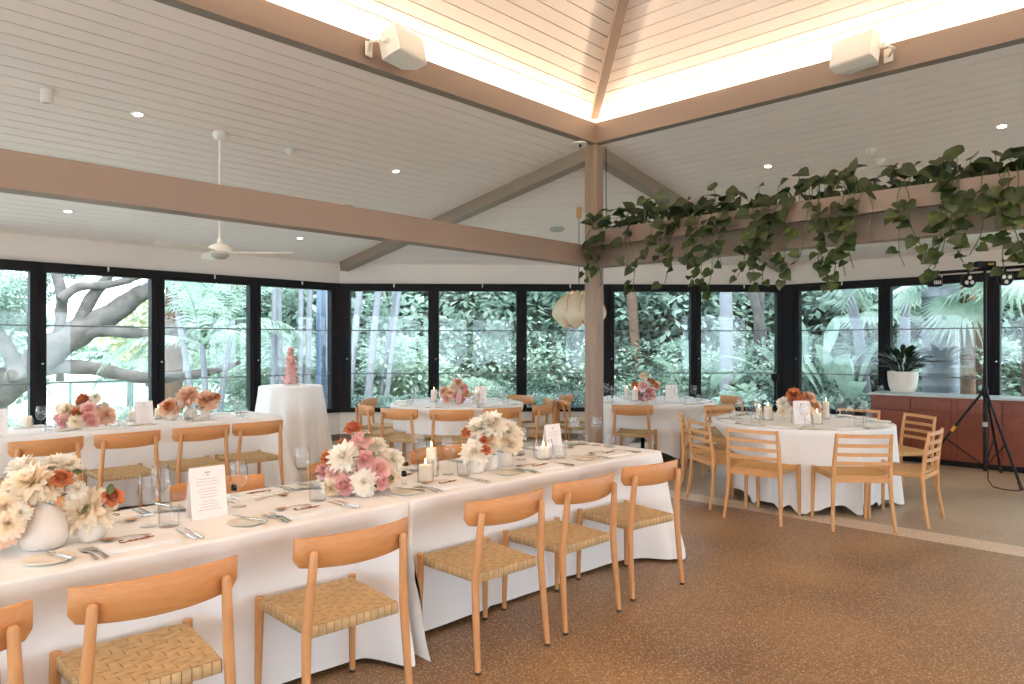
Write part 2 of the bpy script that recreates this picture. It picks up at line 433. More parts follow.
def strip_along(name, p0, p1, z0, z1, inset, t, mat):
    mid = (Vector((p0[0],p0[1],0))+Vector((p1[0],p1[1],0)))/2; o = OUT(mid)
    mb = MB(); mb.bar(Vector((p0[0],p0[1],(z0+z1)/2))-o*inset, Vector((p1[0],p1[1],(z0+z1)/2))-o*inset, t, z1-z0)
    return struct(mb.build(name, mat, smooth=0))
strip_along('baseboard_left', (RU,WL), (PU,WL), 0, .09, .012, .024, M['skirt'])
strip_along('baseboard_middle', KL, KR, 0, .09, .012, .024, M['skirt'])
strip_along('baseboard_right', KR, (WR,RV), 0, .09, .012, .024, M['skirt'])

WN = [0]
def window(p0, p1):
    """p0 -> p1 left to right seen from inside; frame, three sliding panes with their rails, handle and catch"""
    WN[0] += 1
    a = Vector((p0[0],p0[1],0)); b = Vector((p1[0],p1[1],0)); d = b-a; w = d.length
    ang = math.atan2(d.y, d.x)
    j = .082
    mb = MB()
    H = SH-SL
    for x0, x1 in ((0,j),(w-j,w)): mb.box(x0,x1,-.05,.07,0,H)
    mb.box(j,w-j,-.05,.07,0,.065); mb.box(j,w-j,-.05,.07,H-.115,H)
    for x0, x1 in ((.004,.012),(w-.012,w-.004)): mb.box(x0,x1,-.06,-.05,0,H)
    o = mb.build('window_%d' % WN[0], M['black'], None, (a.x,a.y,SL), ang, smooth=0); struct(o)
    zs = [.06, 1.04-SL, 1.72-SL, H-.11]
    for i in range(3):
        m_ = MB(); y = .005+.018*i
        m_.box(j-.01,w-j+.01,y,y+.006,zs[i],zs[i+1]+.02); m_.build('pane', M['pane'], o, smooth=0)
        if i < 2:
            m_ = MB(); m_.box(j,w-j,y-.006,y+.014,zs[i+1],zs[i+1]+.018); m_.build('rail', M['rail'], o, smooth=0)
    m_ = MB(); m_.lathe([(0,0),(.012,0),(.014,.012),(.008,.02),(0,.022)], 10, M=Matrix.Translation((j*.5,-.05,1.28-SL)) @ Matrix.Rotation(PI/2,4,'X'))
    k = m_.build('knob', M['chrome'], o); k['label'] = 'small steel knob'
    m_ = MB(); m_.box(w*.55,w*.55+.014,-.066,-.05,H-.06,H-.012); m_.box(w*.55-.004,w*.55+.018,-.06,-.05,H-.02,H-.006)
    k = m_.build('catch', M['white'], o, smooth=0); k['label'] = 'small white catch'
e = .11
for k in range(6, -1, -1):
    if LEFT[k+1][0] > RU: window((LEFT[k+1][0], WL), (LEFT[k][0], WL))
dd = Vector((WR-PU, PV-WL)); ln = dd.length; dd.normalize()
s0 = .085; sw = (ln-2*s0)/5
for k in range(5):
    window((PU+dd.x*(s0+sw*k), WL+dd.y*(s0+sw*k)), (PU+dd.x*(s0+sw*(k+1)), WL+dd.y*(s0+sw*(k+1))))
v_ = PV-.14
while v_-1.33 > RV:
    window((WR, v_), (WR, v_-1.33)); v_ -= 1.33
def cornerpost(n, p, ang, w):
    mb = MB(); M_ = Matrix.Translation((p[0],p[1],0)) @ Matrix.Rotation(ang,4,'Z')
    mb.box(-w/2,w/2,-.08,.10,SL,SH,M_); mb.box(-.006,.006,-.09,-.08,SL,SH,M_)
    struct(mb.build('trim_%d' % n, M['black'], smooth=0))
cornerpost(1, (PU+.01,WL-.01), rad(-22.5), .25); cornerpost(2, (WR-.01,PV+.01), rad(-67.5), .25)

# ------------------------------------------------------------------ light, sky, camera
w = bpy.data.worlds.new('World'); bpy.context.scene.world = w; w.use_nodes = True
nt = w.node_tree; nt.nodes.clear()
bg = nt.nodes.new('ShaderNodeBackground'); wo = nt.nodes.new('ShaderNodeOutputWorld')
tc = nt.nodes.new('ShaderNodeTexCoord'); sx = nt.nodes.new('ShaderNodeSeparateXYZ')
nt.links.new(tc.outputs['Generated'], sx.inputs[0])
r = ramp(nt, sx.outputs[2], [(.0, (.75,.85,1.0,1)), (.5, (.72,.83,1.0,1))])
nt.links.new(r.outputs[0], bg.inputs[0]); bg.inputs[1].default_value = SKY_STRENGTH
nt.links.new(bg.outputs[0], wo.inputs[0])
def lamp(kind, name, loc, energy, col, rot=None, **kw):
    l = bpy.data.lights.new(name, kind); l.energy = energy; l.color = col
    for k, v in kw.items(): setattr(l, k, v)
    o = bpy.data.objects.new(name, l); C.objects.link(o); o.location = loc
    if rot is not None: o.rotation_euler = rot
    return o
sun = lamp('SUN', 'sun', (0,0,20), SUN_STRENGTH, (1,.97,.9), angle=rad(8))
sun.rotation_euler = Vector((.25,.75,-1.0)).to_track_quat('-Z','Y').to_euler()
WARM = (1,.745,.48)
cz = ZT+.0
for nm, loc, ln, d in (('cove_lamp_left', ((LU+PU)/2, PV+.13, cz), PU-LU, (0,-.75,1)),
                       ('cove_lamp_right', (PU+.13, (LV+PV)/2, cz), PV-LV, (-.75,0,1)),
                       ('cove_fill_back', (LU-.13, (LV+PV)/2, cz), PV-LV, (.75,0,1)),  # unseen sides, driven harder than the visible cove to fill the hall
                       ('cove_fill_front', ((LU+PU)/2, LV-.13, cz), PU-LU, (0,.75,1))):
    dv = Vector(d).normalized()
    x = Vector((1,0,0)) if abs(dv.x) < .1 else Vector((0,1,0))
    z = -dv; y = z.cross(x)
    o = lamp('AREA', nm, loc, COVE_W*(1 if 'left' in nm or 'right' in nm else UNSEEN_FILL_F), (1,.77,.52), shape='RECTANGLE', size=ln, size_y=.04)
    o.rotation_euler = Matrix((x,y,z)).transposed().to_euler()
cam = bpy.data.cameras.new('camera'); co = bpy.data.objects.new('camera', cam); C.objects.link(co)
co.location = (0,0,CH); co.rotation_euler = (PI/2, 0, YAW-PI/2)
cam.sensor_width = 36; cam.lens = F*36/1024; cam.shift_y = (HOR-342)/1024; cam.clip_start = .05; cam.clip_end = 300
sc = bpy.context.scene; sc.camera = co
vs = sc.view_settings
vs.view_transform = 'Standard'; vs.look = 'None'; vs.exposure = EXPOSURE; vs.gamma = 1; vs.use_curve_mapping = False
sc.cycles.use_denoising = True; sc.cycles.max_bounces = 10; sc.cycles.transparent_max_bounces = 24; sc.cycles.diffuse_bounces = 5
sc.cycles.sample_clamp_indirect = 6; sc.cycles.caustics_reflective = False; sc.cycles.caustics_refractive = False
# ------------------------------------------------------------------ chairs
def seat_weave(mb, wf, wr, yf, yr, z0, z1, nx, ny):
    """raised strands in a two-over-two twill over a trapezoid seat, and wrapped strands down its sides"""
    P = lambda s, t, z: Vector((-(wr+(wf-wr)*t)+2*(wr+(wf-wr)*t)*s, yr+(yf-yr)*t, z-.006*math.sin(PI*s)*math.sin(PI*t)))
    gx = .045; gy = .045
    mb.mi = 1
    mb.grid(8, 8, lambda a, b: P(a, b, z1-.0052))
    mb.add([P(0,0,z0),P(1,0,z0),P(1,1,z0),P(0,1,z0)], [(3,2,1,0)])
    mb.mi = 0
    for i in range(nx):
        for j in range(ny):
            over = (i+j) % 4 < 2
            s0, s1, t0, t1 = i/nx, (i+1)/nx, j/ny, (j+1)/ny
            ds = (s1-s0); dt = (t1-t0)
            if over:   # strand runs in y
                first = (i+j) % 4 == 0; 
                a = [s0+ds*gx, s1-ds*gx]; y = [t0-dt*.05, t0+dt*.5, t1+dt*.05]
                # the strand of two cells rises in the middle: cells pair along y
                up = ((i+j) % 4)
                h = [.0010,.0024,.0030] if up == 0 else [.0030,.0024,.0010]
                vs = []
                for yy, hh in zip(y, h): vs += [P(a[0],yy,z1-.004+hh), P((a[0]+a[1])/2,yy,z1-.0025+hh), P(a[1],yy,z1-.004+hh)]
                mb.add(vs, [(0,1,4,3),(1,2,5,4),(3,4,7,6),(4,5,8,7)])
            else:
                up = ((i+j) % 4) - 2
                x = [s0-ds*.05, s0+ds*.5, s1+ds*.05]; b = [t0+dt*gy, t1-dt*gy]
                h = [.0010,.0024,.0030] if up == 0 else [.0030,.0024,.0010]
                vs = []
                for xx, hh in zip(x, h): vs += [P(xx,b[0],z1-.004+hh), P(xx,(b[0]+b[1])/2,z1-.0025+hh), P(xx,b[1],z1-.004+hh)]
                mb.add(vs, [(0,3,4,1),(1,4,5,2),(3,6,7,4),(4,7,8,5)])
    def side(p, q, n, out):
        for k in range(n):
            a = p.lerp(q, (k+.05)/n); b = p.lerp(q, (k+.95)/n); m_ = (a+b)/2
            o = out*.004; o2 = out*.007
            vs = []
            for z, e in ((z1-.003,-.006),(z1-.008,.0),(z0+.004,.0),(z0,-.006)):
                for pt, w_ in ((a,o),(m_,o2),(b,o)):
                    vs.append(Vector((pt.x,pt.y,z))+w_+out*e)
            mb.add(vs, [(r*3+c,r*3+c+1,r*3+4+c,r*3+3+c) for r in range(3) for c in range(2)])
        mb.mi = 1
        vs = [Vector((p.x,p.y,z0)),Vector((q.x,q.y,z0)),Vector((q.x,q.y,z1-.005)),Vector((p.x,p.y,z1-.005))]
        mb.add(vs, [(0,1,2,3)]); mb.mi = 0
    A, B, Cc, D = P(0,0,0), P(1,0,0), P(1,1,0), P(0,1,0)
    side(A, B, nx, Vector((0,-1,0))); side(B, Cc, ny, Vector((1,0,0))); side(Cc, D, nx, Vector((0,1,0))); side(D, A, ny, Vector((-1,0,0)))

def make_chair():
    t = root('dining_chair', 'x', 'chair')
    mb = MB(); seat_weave(mb, .210, .193, .205, -.205, .395, .443, 12, 12)
    mb.build('seat', [M['weave'], M['weave_dark']], t, smooth=60)
    for sx_ in (-1, 1):
        mb = MB()
        mb.tube([(sx_*.228,-.250,.012),(sx_*.221,-.228,.25),(sx_*.214,-.216,.43),(sx_*.203,-.232,.60),(sx_*.196,-.241,.718)], [.0135,.017,.0185,.0175,.016], 12, round_end=True)
        p = mb.build('rear_leg', M['oakz'], t, smooth=50)
        mb = MB(); mb.lathe([(.0135,0),(.0145,.004),(.0138,.014)], 10, c=(sx_*.228,-.25,0)); mb.build('glide', M['foot'], p)
        mb = MB(); mb.tube([(sx_*.222,.216,.012),(sx_*.218,.212,.25),(sx_*.215,.208,.45)], [.013,.017,.0185], 12)
        p = mb.build('front_leg', M['oakz'], t, smooth=50)
        mb = MB(); mb.lathe([(.013,0),(.014,.004),(.0133,.014)], 10, c=(sx_*.222,.216,0)); mb.build('glide', M['foot'], p)
    # curved backrest board in front of the posts
    N = 20; mb = MB(); vs = []
    for i in range(N+1):
        q_ = -1+2*i/N; u = abs(q_)**.72; x = .25*u*(1 if q_ >= 0 else -1)
        yb = -.256+1.0*x*x
        zt = .782-.004*u**2
        zb = .655+.012*u**2 + .026*(1-math.sqrt(max(0,1-max(0,(u-.90)/.10)**2)))
        for dy, ez in ((0,.006),(-.0,.0),(.018,.0),(.018,.006)):
            pass
        lean = lambda z: -(z-.70)*.10
        for z, y in ((zb,.004),(zb+.004,0),(zt-.004,0),(zt,.004),(zt,.014),(zt-.004,.018),(zb+.004,.018),(zb,.014)):
            vs.append((x, yb+y+lean(z), z))
    fs = [(i*8+k, (i+1)*8+k, (i+1)*8+(k+1)%8, i*8+(k+1)%8) for i in range(N) for k in range(8)]
    fs += [tuple(range(8)), tuple(range(N*8+7, N*8-1, -1))]
    mb.add(vs, fs); mb.build('backrest', M['oak'], t, smooth=50)
    return t
CHAIR = make_chair()

def make_slat_chair():
    t = root('slat_back_chair', 'x', 'chair')
    mb = MB()
    wf, wr, yf, yr = .225, .205, .215, -.205
    P = lambda s, q: (-(wr+(wf-wr)*q)+2*(wr+(wf-wr)*q)*s, yr+(yf-yr)*q)
    n = 34
    for j in range(n):     # close cord rows with a dip in the middle
        a, b = j/n, (j+1)/n
        for k in range(10):
            s0, s1 = k/10, (k+1)/10
            z = lambda s, q: .446-.016*math.sin(PI*s)*math.sin(PI*q)**.5
            x00 = P(s0,a+.004); x10 = P(s1,a+.004); x11 = P(s1,b-.004); x01 = P(s0,b-.004); xm0 = P(s0,(a+b)/2); xm1 = P(s1,(a+b)/2)
            vs = [(*x00,z(s0,a)-.002),(*x10,z(s1,a)-.002),(*xm1,z(s1,(a+b)/2)+.002),(*xm0,z(s0,(a+b)/2)+.002),(*x11,z(s1,b)-.002),(*x01,z(s0,b)-.002)]
            mb.add(vs, [(0,1,2,3),(3,2,4,5)])
    c4 = [P(0,0),P(1,0),P(1,1),P(0,1)]
    mb.add([(x,y,.40) for x,y in c4]+[(x,y,.444) for x,y in c4], [(3,2,1,0)]+[(i,(i+1)%4,4+(i+1)%4,4+i) for i in range(4)])
    mb.build('seat', M['cord'], t, smooth=60)
    for s in (-1, 1):
        mb = MB(); mb.tube([(s*.244,-.262,0),(s*.228,-.222,.25),(s*.222,-.214,.43),(s*.216,-.235,.62),(s*.212,-.262,.785)], [.0135,.0165,.0185,.016,.0125], 10)
        mb.build('rear_leg', M['ash'], t, smooth=50)
        mb = MB(); mb.tube([(s*.240,.222,0),(s*.236,.218,.25),(s*.232,.214,.452)], [.013,.0165,.0185], 10)
        mb.build('front_leg', M['ash'], t, smooth=50)
    mb = MB()
    mb.bar((-.215,-.214,.405),(.215,-.214,.405),.02,.035); mb.build('seat_rail', M['ash'], t, smooth=0)
    for z, h in ((.545,.028),(.617,.028),(.690,.028),(.768,.030)):
        mb = MB(); N = 10; vs = []
        yb = -.214-(max(0,z-.43))*.13
        for i in range(N+1):
            x = -.214+.428*i/N; y = yb-.022*(1-(x/.214)**2)
            for dz, dy in ((-h/2,-.007),(h/2,-.007),(h/2,.007),(-h/2,.007)): vs.append((x,y+dy,z+dz))
        mb.add(vs, [(i*4+k,(i+1)*4+k,(i+1)*4+(k+1)%4,i*4+(k+1)%4) for i in range(N) for k in range(4)]+[(0,1,2,3),(N*4+3,N*4+2,N*4+1,N*4)])
        mb.build('back_slat', M['ash'], t, smooth=30)
    return t
SCHAIR = make_slat_chair()

# ------------------------------------------------------------------ where the chairs stand
PLAN = []
RT_MID = (6.15, 6.88, .86); RT_POST = (8.22, 5.30, .86); RT_SIDE = (7.06, 2.80, .84)
ORD = ['first','second','third','fourth','fifth','sixth']
near_x = [.265, .865, 1.60, 2.455, 3.07, 3.745]
for i, x in enumerate(near_x):
    PLAN.append((CHAIR, (x, 2.575, 0), rad([-2,-4,-4,-3,-2,-8][i]), 'oak chair drawn up to near side of long front table, %s from the left' % ORD[i], 'oak chairs along the long front table'))
for i, (x, y) in enumerate([(.90,3.60),(1.64,3.56),(2.46,3.62),(3.22,3.62)]):
    PLAN.append((CHAIR, (x, y, 0), PI+rad([2,-2,1,-1][i]), 'oak chair facing us behind long front table, %s from the left' % ORD[i], 'oak chairs along the long front table'))
for i, (x, y) in enumerate([(1.445,6.53),(2.03,6.53),(2.63,6.53),(3.155,6.53)]):
    PLAN.append((CHAIR, (x, y, 0), rad([1,-1,0,1][i]), 'oak chair along the side-window table, %s from the left' % ORD[i], 'oak chairs along the side-window table'))
def face(cx, cy, deg, d):
    a = rad(deg); x = cx+d*math.cos(a); y = cy+d*math.sin(a)
    return (x, y, 0), a+PI-PI/2
CHAIR_D = {}
def ring(proto, tab, lst, group):
    for deg, d, lab in lst:
        loc, rz = face(tab[0], tab[1], deg, d); PLAN.append((proto, loc, rz, lab, group))
g = 'oak chairs around the middle round table'
ring(CHAIR, RT_MID, [(198,1.12,'oak chair, back to us, leftmost at the round table below the middle windows'),
    (225.5,1.12,'oak chair with its back square to us at table below the middle windows'),
    (253,1.05,'oak chair half hidden by white dahlias at table below the middle windows'),
    (-76,1.06,'oak chair turned sideways just left of the post, nearer of two'),
    (-36,1.02,'oak chair turned sideways just left of the post, farther of two'),
    (0,1.02,'oak chair peeping past the right rim of table below the middle windows'),
    (166,1.05,'oak chair seen sideways at far left of table below the middle windows'),
    (123,1.02,'oak chair facing us at back left of table below the middle windows')], g)
g = 'oak chairs around the round table behind the post'
ring(CHAIR, RT_POST, [(203,.98,'oak chair with its back to us, right of the timber post'),
    (146,1.02,'oak chair seen sideways, close against the left of the timber post'),
    (107,1.02,'oak chair mostly hidden behind the timber post by the window'),
    (256,1.02,'oak chair between the round table behind the post and the slat chairs'),
    (-29,1.10,'oak chair by the window at far right of the table behind the post')], g)
g = 'slat back chairs around the round table beside the sideboard'
ring(SCHAIR, (7.125,2.775), [(184,1.14,'slat back chair with its back to us, left of the draped fold'),
    (219.5,1.14,'slat back chair with its back to us, right of the draped fold'),
    (-37,1.02,'slat back chair half hidden behind the one nearest the light stand'),
    (68,1.0,'slat back chair on the window side of its table, left of the flowers'),
    (-5,1.0,'slat back chair facing us beyond its table, against the sideboard')], g)
for x_, y_, r_z, lab in [(6.76,1.80,0,'slat back chair turned sideways nearest the light stand'),
    (6.245,3.20,-125,'slat back chair seen at an angle on post side of its table, nearer of two'),
    (6.735,3.64,-154,'slat back chair seen edge-on on post side of its table, farther of two')]:
    PLAN.append((SCHAIR, (x_,y_,0), rad(r_z), lab, g))


# ------------------------------------------------------------------ tables and cloths
TZ = .75
def noise1(s, seed):
    return sum(math.sin(s*k+seed*(k+1.7))/k**.7 for k in (1.3, 2.9, 4.7, 7.3))/2.4
def drape(name, per, top_z, hem, off, seed, mat, label, cat, loc, group=None, rings=14, clamp=None):
    """per: list of (x,y,nx,ny,s,corner); the cloth covers the outline and hangs from it"""
    n = len(per); mb = MB(); vs = []
    near = [(l_[0], l_[1], math.cos(z_), math.sin(z_)) for _p, l_, z_, _a, _b in PLAN]
    for k, (ins, dz) in enumerate(((.03,0),(.010,-.0005),(.002,-.003),(-.005,-.010))):
        for x, y, nx, ny, s, c in per: vs.append((x-nx*ins, y-ny*ins, top_z+dz))
    for j in range(1, rings+1):
        t = j/rings
        for x, y, nx, ny, s, c in per:
            h = hem(s, c); z = top_z-.010-(top_z-.010-h)*t
            o = .005+off(s, c, t)
            wx, wy = x+nx*o+loc[0], y+ny*o+loc[1]; mv = 0
            for kx, ky, kc, ks in near:      # chairs pushed in hold the cloth back
                dx, dy = wx-kx, wy-ky
                lx = dx*kc+dy*ks; ly = -dx*ks+dy*kc
                if abs(lx) < .42 and -.3 < ly < .27:
                    fall = 1 if abs(lx) < .27 else .5+.5*math.cos(PI*(abs(lx)-.27)/.15)
                    hh = min(1, max(0, (top_z-.012-z)/(top_z-.012-.47))); hh = hh*hh*(3-2*hh)
                    mv = max(mv, (.265-ly)*fall*hh)
            X, Y = x+nx*(o-mv), y+ny*(o-mv)
            if clamp: X = min(max(X, clamp[0]-loc[0]), clamp[1]-loc[0])
            vs.append((X, Y, z))
    fs = [tuple(range(n))]
    for r in range(rings+3):
        for i in range(n):
            j = (i+1) % n; fs.append((r*n+i, (r+1)*n+i, (r+1)*n+j, r*n+j))
    mb.add(vs, fs)
    o = mb.build(name, mat, None, loc, smooth=70)
    return L(o, label, cat, group)
def rect_outline(x0, x1, y0, y1, step=.02, r=.03):
    """outline of a rounded rectangle, counter-clockwise, with distance to the next corner as the last value"""
    pts = []; s = 0
    cs = [(x1-r,y0+r,-PI/2),(x1-r,y1-r,0),(x0+r,y1-r,PI/2),(x0+r,y0+r,PI)]
    out = []
    for k in range(4):
        cx, cy, a0 = cs[k]
        for i in range(7):
            a = a0+PI/2*i/6; out.append((cx+r*math.cos(a), cy+r*math.sin(a), math.cos(a), math.sin(a), 1.0))
        nx_, ny_, _ = cs[(k+1)%4]
        a = a0+PI/2; p = Vector((cx+r*math.cos(a), cy+r*math.sin(a))); q = Vector((nx_+r*math.cos(a), ny_+r*math.sin(a)))
        ln = (q-p).length; m_ = max(2, int(ln/step))
        for i in range(1, m_):
            w_ = p.lerp(q, i/m_); dc = min(i/m_, 1-i/m_)*ln
            out.append((w_.x, w_.y, math.cos(a), math.sin(a), math.exp(-(dc/.13)**2)))
    res = []; prev = None
    for x, y, nx, ny, c in out:
        if prev: s += math.hypot(x-prev[0], y-prev[1])
        res.append((x,y,nx,ny,s,c)); prev = (x,y)
    return res
def long_table(x0, x1, y0, y1, seed, tl, cl, tuck, clamp=None):
    cx, cy = (x0+x1)/2, (y0+y1)/2; hx, hy = (x1-x0)/2, (y1-y0)/2
    t = root('banquet_table', tl, 'table', (cx,cy,0))
    mb = MB(); mb.cbox(-hx+.012,hx-.012,-hy+.012,hy-.012,TZ-.03,TZ-.003,.004); mb.build('tabletop', M['oak'], t)
    for sx_ in (-1,1):
        for sy in (-1,1):
            mb = MB(); mb.tube([(sx_*(hx-.2),sy*(hy-.31),0),(sx_*(hx-.2),sy*(hy-.31),TZ-.03)], .02, 10); mb.build('leg', M['dark'], t)
    per = rect_outline(-hx,hx,-hy,hy)
    def off(s, c, t_):
        inn = -tuck*(1-c)*t_**1.0
        fold = (.020+.03*t_)*t_*noise1(s*5.2, seed) + .010*t_*math.sin(s*17+3*noise1(s*2.3,seed))+.006*math.sin(t_*9+s*4)*t_
        return inn + .12*c*t_ + fold*(1+1.6*c)
    def hem(s, c): return .012 + .012*(1+noise1(s*2.1, seed+3)) - .008*c
    drape('tablecloth', per, TZ, hem, off, seed, M['cloth'], cl, 'tablecloth', (cx,cy,0), clamp=clamp)
T0, T1 = 2.71, 3.51
long_table(-.12, 2.115, T0, T1, 1.0, 'long table under white cloth with the big cream dahlia vase', 'white cloth on long front table, under the big cream dahlia vase', .06, (-9, 2.117))
long_table(2.125, 4.37, T0, T1, 2.3, 'long table under white cloth with the three small white vases', 'white cloth on long front table, under the three small white vases', .06, (2.123, 9))
long_table(1.12, 3.74, 6.95, 7.75, 4.1, 'long table under white cloth along the side windows', 'white cloth on long table along the side windows', .04)

def round_table(cx, cy, r, seed, where, hem0=.015, lift=None, FOLDS=None):
    t = root('round_table', 'round table under a white cloth '+where, 'table', (cx,cy,0))
    mb = MB(); mb.lathe([(0,TZ-.03),(r-.02,TZ-.03),(r-.012,TZ-.02),(r-.012,TZ-.006),(r-.02,TZ-.003),(0,TZ-.003)], 48); mb.build('tabletop', M['oak'], t)
    for k in range(4):
        a = PI/4+k*PI/2; mb = MB(); mb.tube([(.42*math.cos(a),.42*math.sin(a),0),(.42*math.cos(a),.42*math.sin(a),TZ-.03)], .028, 10); mb.build('leg', M['foot'], t)
    n = 200; per = []
    R_ = random.Random(int(seed*10))
    folds = FOLDS or [(R_.random()*2*PI, R_.uniform(.07,.16), R_.uniform(.5,1.2)) for _ in range(9)]
    for i in range(n):
        a = 2*PI*i/n; per.append((r*math.cos(a), r*math.sin(a), math.cos(a), math.sin(a), a, 0))
    def off(s, c, t_):
        f = sum(am*math.exp(-(((s-p+PI)%(2*PI)-PI)/wd)**2) for p, wd, am in folds)
        return -.06*t_ + t_**1.1*(.10*f + .018*noise1(s*6, seed))
    def hem(s, c):
        f = sum(am*math.exp(-(((s-p+PI)%(2*PI)-PI)/wd)**2) for p, wd, am in folds)
        z = hem0+.055*max(0,1-f*1.2)*(1+.4*noise1(s*3,seed))
        if lift: z += lift[2]*math.exp(-(((s-lift[0]+PI)%(2*PI)-PI)/lift[1])**2)
        return max(.006, z)
    drape('tablecloth', per, TZ, hem, off, seed, M['cloth'], 'white cloth draped over the round table '+where, 'tablecloth', (cx,cy,0))
W_MID, W_POST, W_SIDE = 'below the middle windows', 'just behind the timber post', 'beside the timber sideboard'
round_table(*RT_MID, 1.3, W_MID); round_table(*RT_POST, 2.1, W_POST, lift=(rad(207),.32,.30)); round_table(*RT_SIDE, 3.7, W_SIDE, FOLDS=[(rad(202),.055,1.7),(rad(236),.06,1.5),(rad(210),.12,.5),(rad(165),.07,1.2),(rad(285),.07,1.3),(rad(120),.08,1.2),(rad(60),.09,1.1),(rad(10),.08,1.1),(rad(320),.08,1.1),(rad(268),.05,.8),(rad(190),.05,.7)])

# the tall cake table by the corner window
CT = (4.56, 8.28); CTZ = .985
t = root('cake_table', 'tall round table under white cloth in corner by the side windows', 'table', (*CT,0))
mb = MB(); mb.lathe([(0,CTZ-.03),(.37,CTZ-.03),(.375,CTZ-.02),(.375,CTZ-.004),(0,CTZ-.004)], 40); mb.build('tabletop', M['oak'], t)
mb = MB(); mb.lathe([(.24,0),(.24,.015),(.05,.03),(.03,.05),(.03,CTZ-.03)], 20); mb.build('pedestal', M['dark'], t)
per = [(.385*math.cos(2*PI*i/160), .385*math.sin(2*PI*i/160), math.cos(2*PI*i/160), math.sin(2*PI*i/160), 2*PI*i/160, 0) for i in range(160)]
drape('tablecloth', per, CTZ, lambda s, c: .01, lambda s, c, t_: .13*t_ + .035*t_*math.sin(s*11+noise1(s*3,1))+.02*t_*noise1(s*5,4), 5, M['cloth'],
      'white cloth falling to the floor around the tall cake table', 'tablecloth', (*CT,0), rings=14)

for pr_, loc, rz, lab, gr in PLAN: place(pr_, loc, rz, lab, gr)

# ------------------------------------------------------------------ tableware prototypes
def one(name, mb, mat, cat, label='x', smooth=40):
    o = mb.build(name, mat, smooth=smooth); return L(o, label, cat)
mb = MB(); mb.lathe([(0,.001),(.034,.001),(.035,.0025),(.02,.005),(.006,.009),(.0038,.02),(.0036,.075),(.006,.085),(.022,.100),(.036,.122),(.0405,.145),(.039,.175),(.0335,.215),(.0325,.2155),(.038,.175),(.0392,.146),(.0348,.123),(.02,.102),(.0,.094)], 20)
WINE = one('wine_glass', mb, M['glass'], 'glass', smooth=60)
mb = MB(); mb.lathe([(0,.0),(.036,0),(.039,.004),(.041,.085),(.0398,.0855),(.0375,.012),(0,.010)], 20)
TUMB = one('tumbler', mb, M['glass'], 'glass', smooth=60)
mb = MB(); mb.lathe([(0,0),(.045,0),(.06,.004),(.079,.011),(.080,.0125),(.078,.0135),(.058,.0075),(0,.006)], 28)
PLATE = one('bread_plate', mb, M['plate'], 'plate', smooth=60)
def cutlery_proto(kind):
    mb = MB()
    if kind == 'knife':
        mb.tube([(0,-.10,.004),(0,-.02,.004),(0,0,.004)], [.0055,.0048,.003], 8)
        mb.box(-.001,.001,0,.01,.001,.006)
        N = 8; vs = []
        for i in range(N+1):
            y = .0+.115*i/N; w_ = .009*(1-(max(0,i/N-.72)/.28)**2)+.001
            vs += [(-.003,y,.002),(-.003+w_,y,.002),(-.003+w_,y,.004),(-.003,y,.005)]
        mb.add(vs, [(i*4+k,(i+1)*4+k,(i+1)*4+(k+1)%4,i*4+(k+1)%4) for i in range(N) for k in range(4)]+[(3,2,1,0),(N*4,N*4+1,N*4+2,N*4+3)])
    else:
        N = 12; vs = []; wid = [.0062,.0066,.006,.005,.0042,.0036,.0032,.003,.003,.0035,.006,.0105,.012]
        for i in range(N+1):
            y = -.10+.145*i/N; z = .003+.010*math.sin(PI*min(1,i/N*.9))**2*.6
            w_ = wid[i]; vs += [(-w_,y,z),(w_,y,z),(w_,y,z+.002),(-w_,y,z+.002)]
        if kind == 'fork':
            mb.add(vs, [(i*4+k,(i+1)*4+k,(i+1)*4+(k+1)%4,i*4+(k+1)%4) for i in range(N) for k in range(4)]+[(3,2,1,0),(N*4,N*4+1,N*4+2,N*4+3)])
            for k in range(4):
                x = -.0105+.007*k
                mb.tube([(x*.95,.044,.0052),(x,.06,.003),(x,.08,.004),(x*.95,.094,.008)], [.0018,.0017,.0015,.0008], 5)
        else:
            mb.add(vs[:44], [(i*4+k,(i+1)*4+k,(i+1)*4+(k+1)%4,i*4+(k+1)%4) for i in range(10) for k in range(4)]+[(3,2,1,0)])
            mb.grid(8,8,lambda a,b: (.019*math.sin(PI*b)**.6*(2*a-1), .018+.062*b, .0105-.008*math.sin(PI*b)*math.sin(PI*a)))
    return mb
KNIFE = one('table_knife', cutlery_proto('knife'), M['chrome'], 'knife')
FORK = one('table_fork', cutlery_proto('fork'), M['chrome'], 'fork')
SPOON = one('dessert_spoon', cutlery_proto('spoon'), M['brass'], 'spoon')
mb = MB(); mb.cbox(-.125,.125,-.062,.062,0,.006,.002); mb.cbox(-.118,.124,-.060,.060,.0055,.011,.002); 
NAPKIN = root('folded_napkin', 'x', 'napkin')
o = MB(); o.cbox(-.132,.132,-.066,.066,0,.008,.0025); o.build('lower_fold', M['napkin'], NAPKIN)
o = MB(); o.cbox(-.124,.130,-.064,.056,.0078,.0135,.0025); o.build('upper_fold', M['napkin'], NAPKIN)
def script_mb(seed):
    """joined handwriting strokes cut from wood: a tall looped capital, then low loops and one or two risers"""
    r_ = random.Random(seed); mb = MB(); pts = []
    x = -.045; z = .004
    for a in range(0, 300, 25):           # capital
        pts.append((x+.012*math.cos(rad(a+60)), .008+.016*math.sin(rad(a+60)), z))
    x += .012; n = r_.choice((3,4,5)); hi = r_.randrange(n)
    for k in range(n):
        h = .020 if k == hi else .009; w_ = (.085/n)
        for a in range(-90, 250, 34):
            pts.append((x+w_*.5+w_*.36*math.cos(rad(a)), -.004+h*.5+h*.5*math.sin(rad(a)), z))
        x += w_
    pts.append((x+.012, .004, z))
    mb.tube(pts, .0021, 5)
    return mb
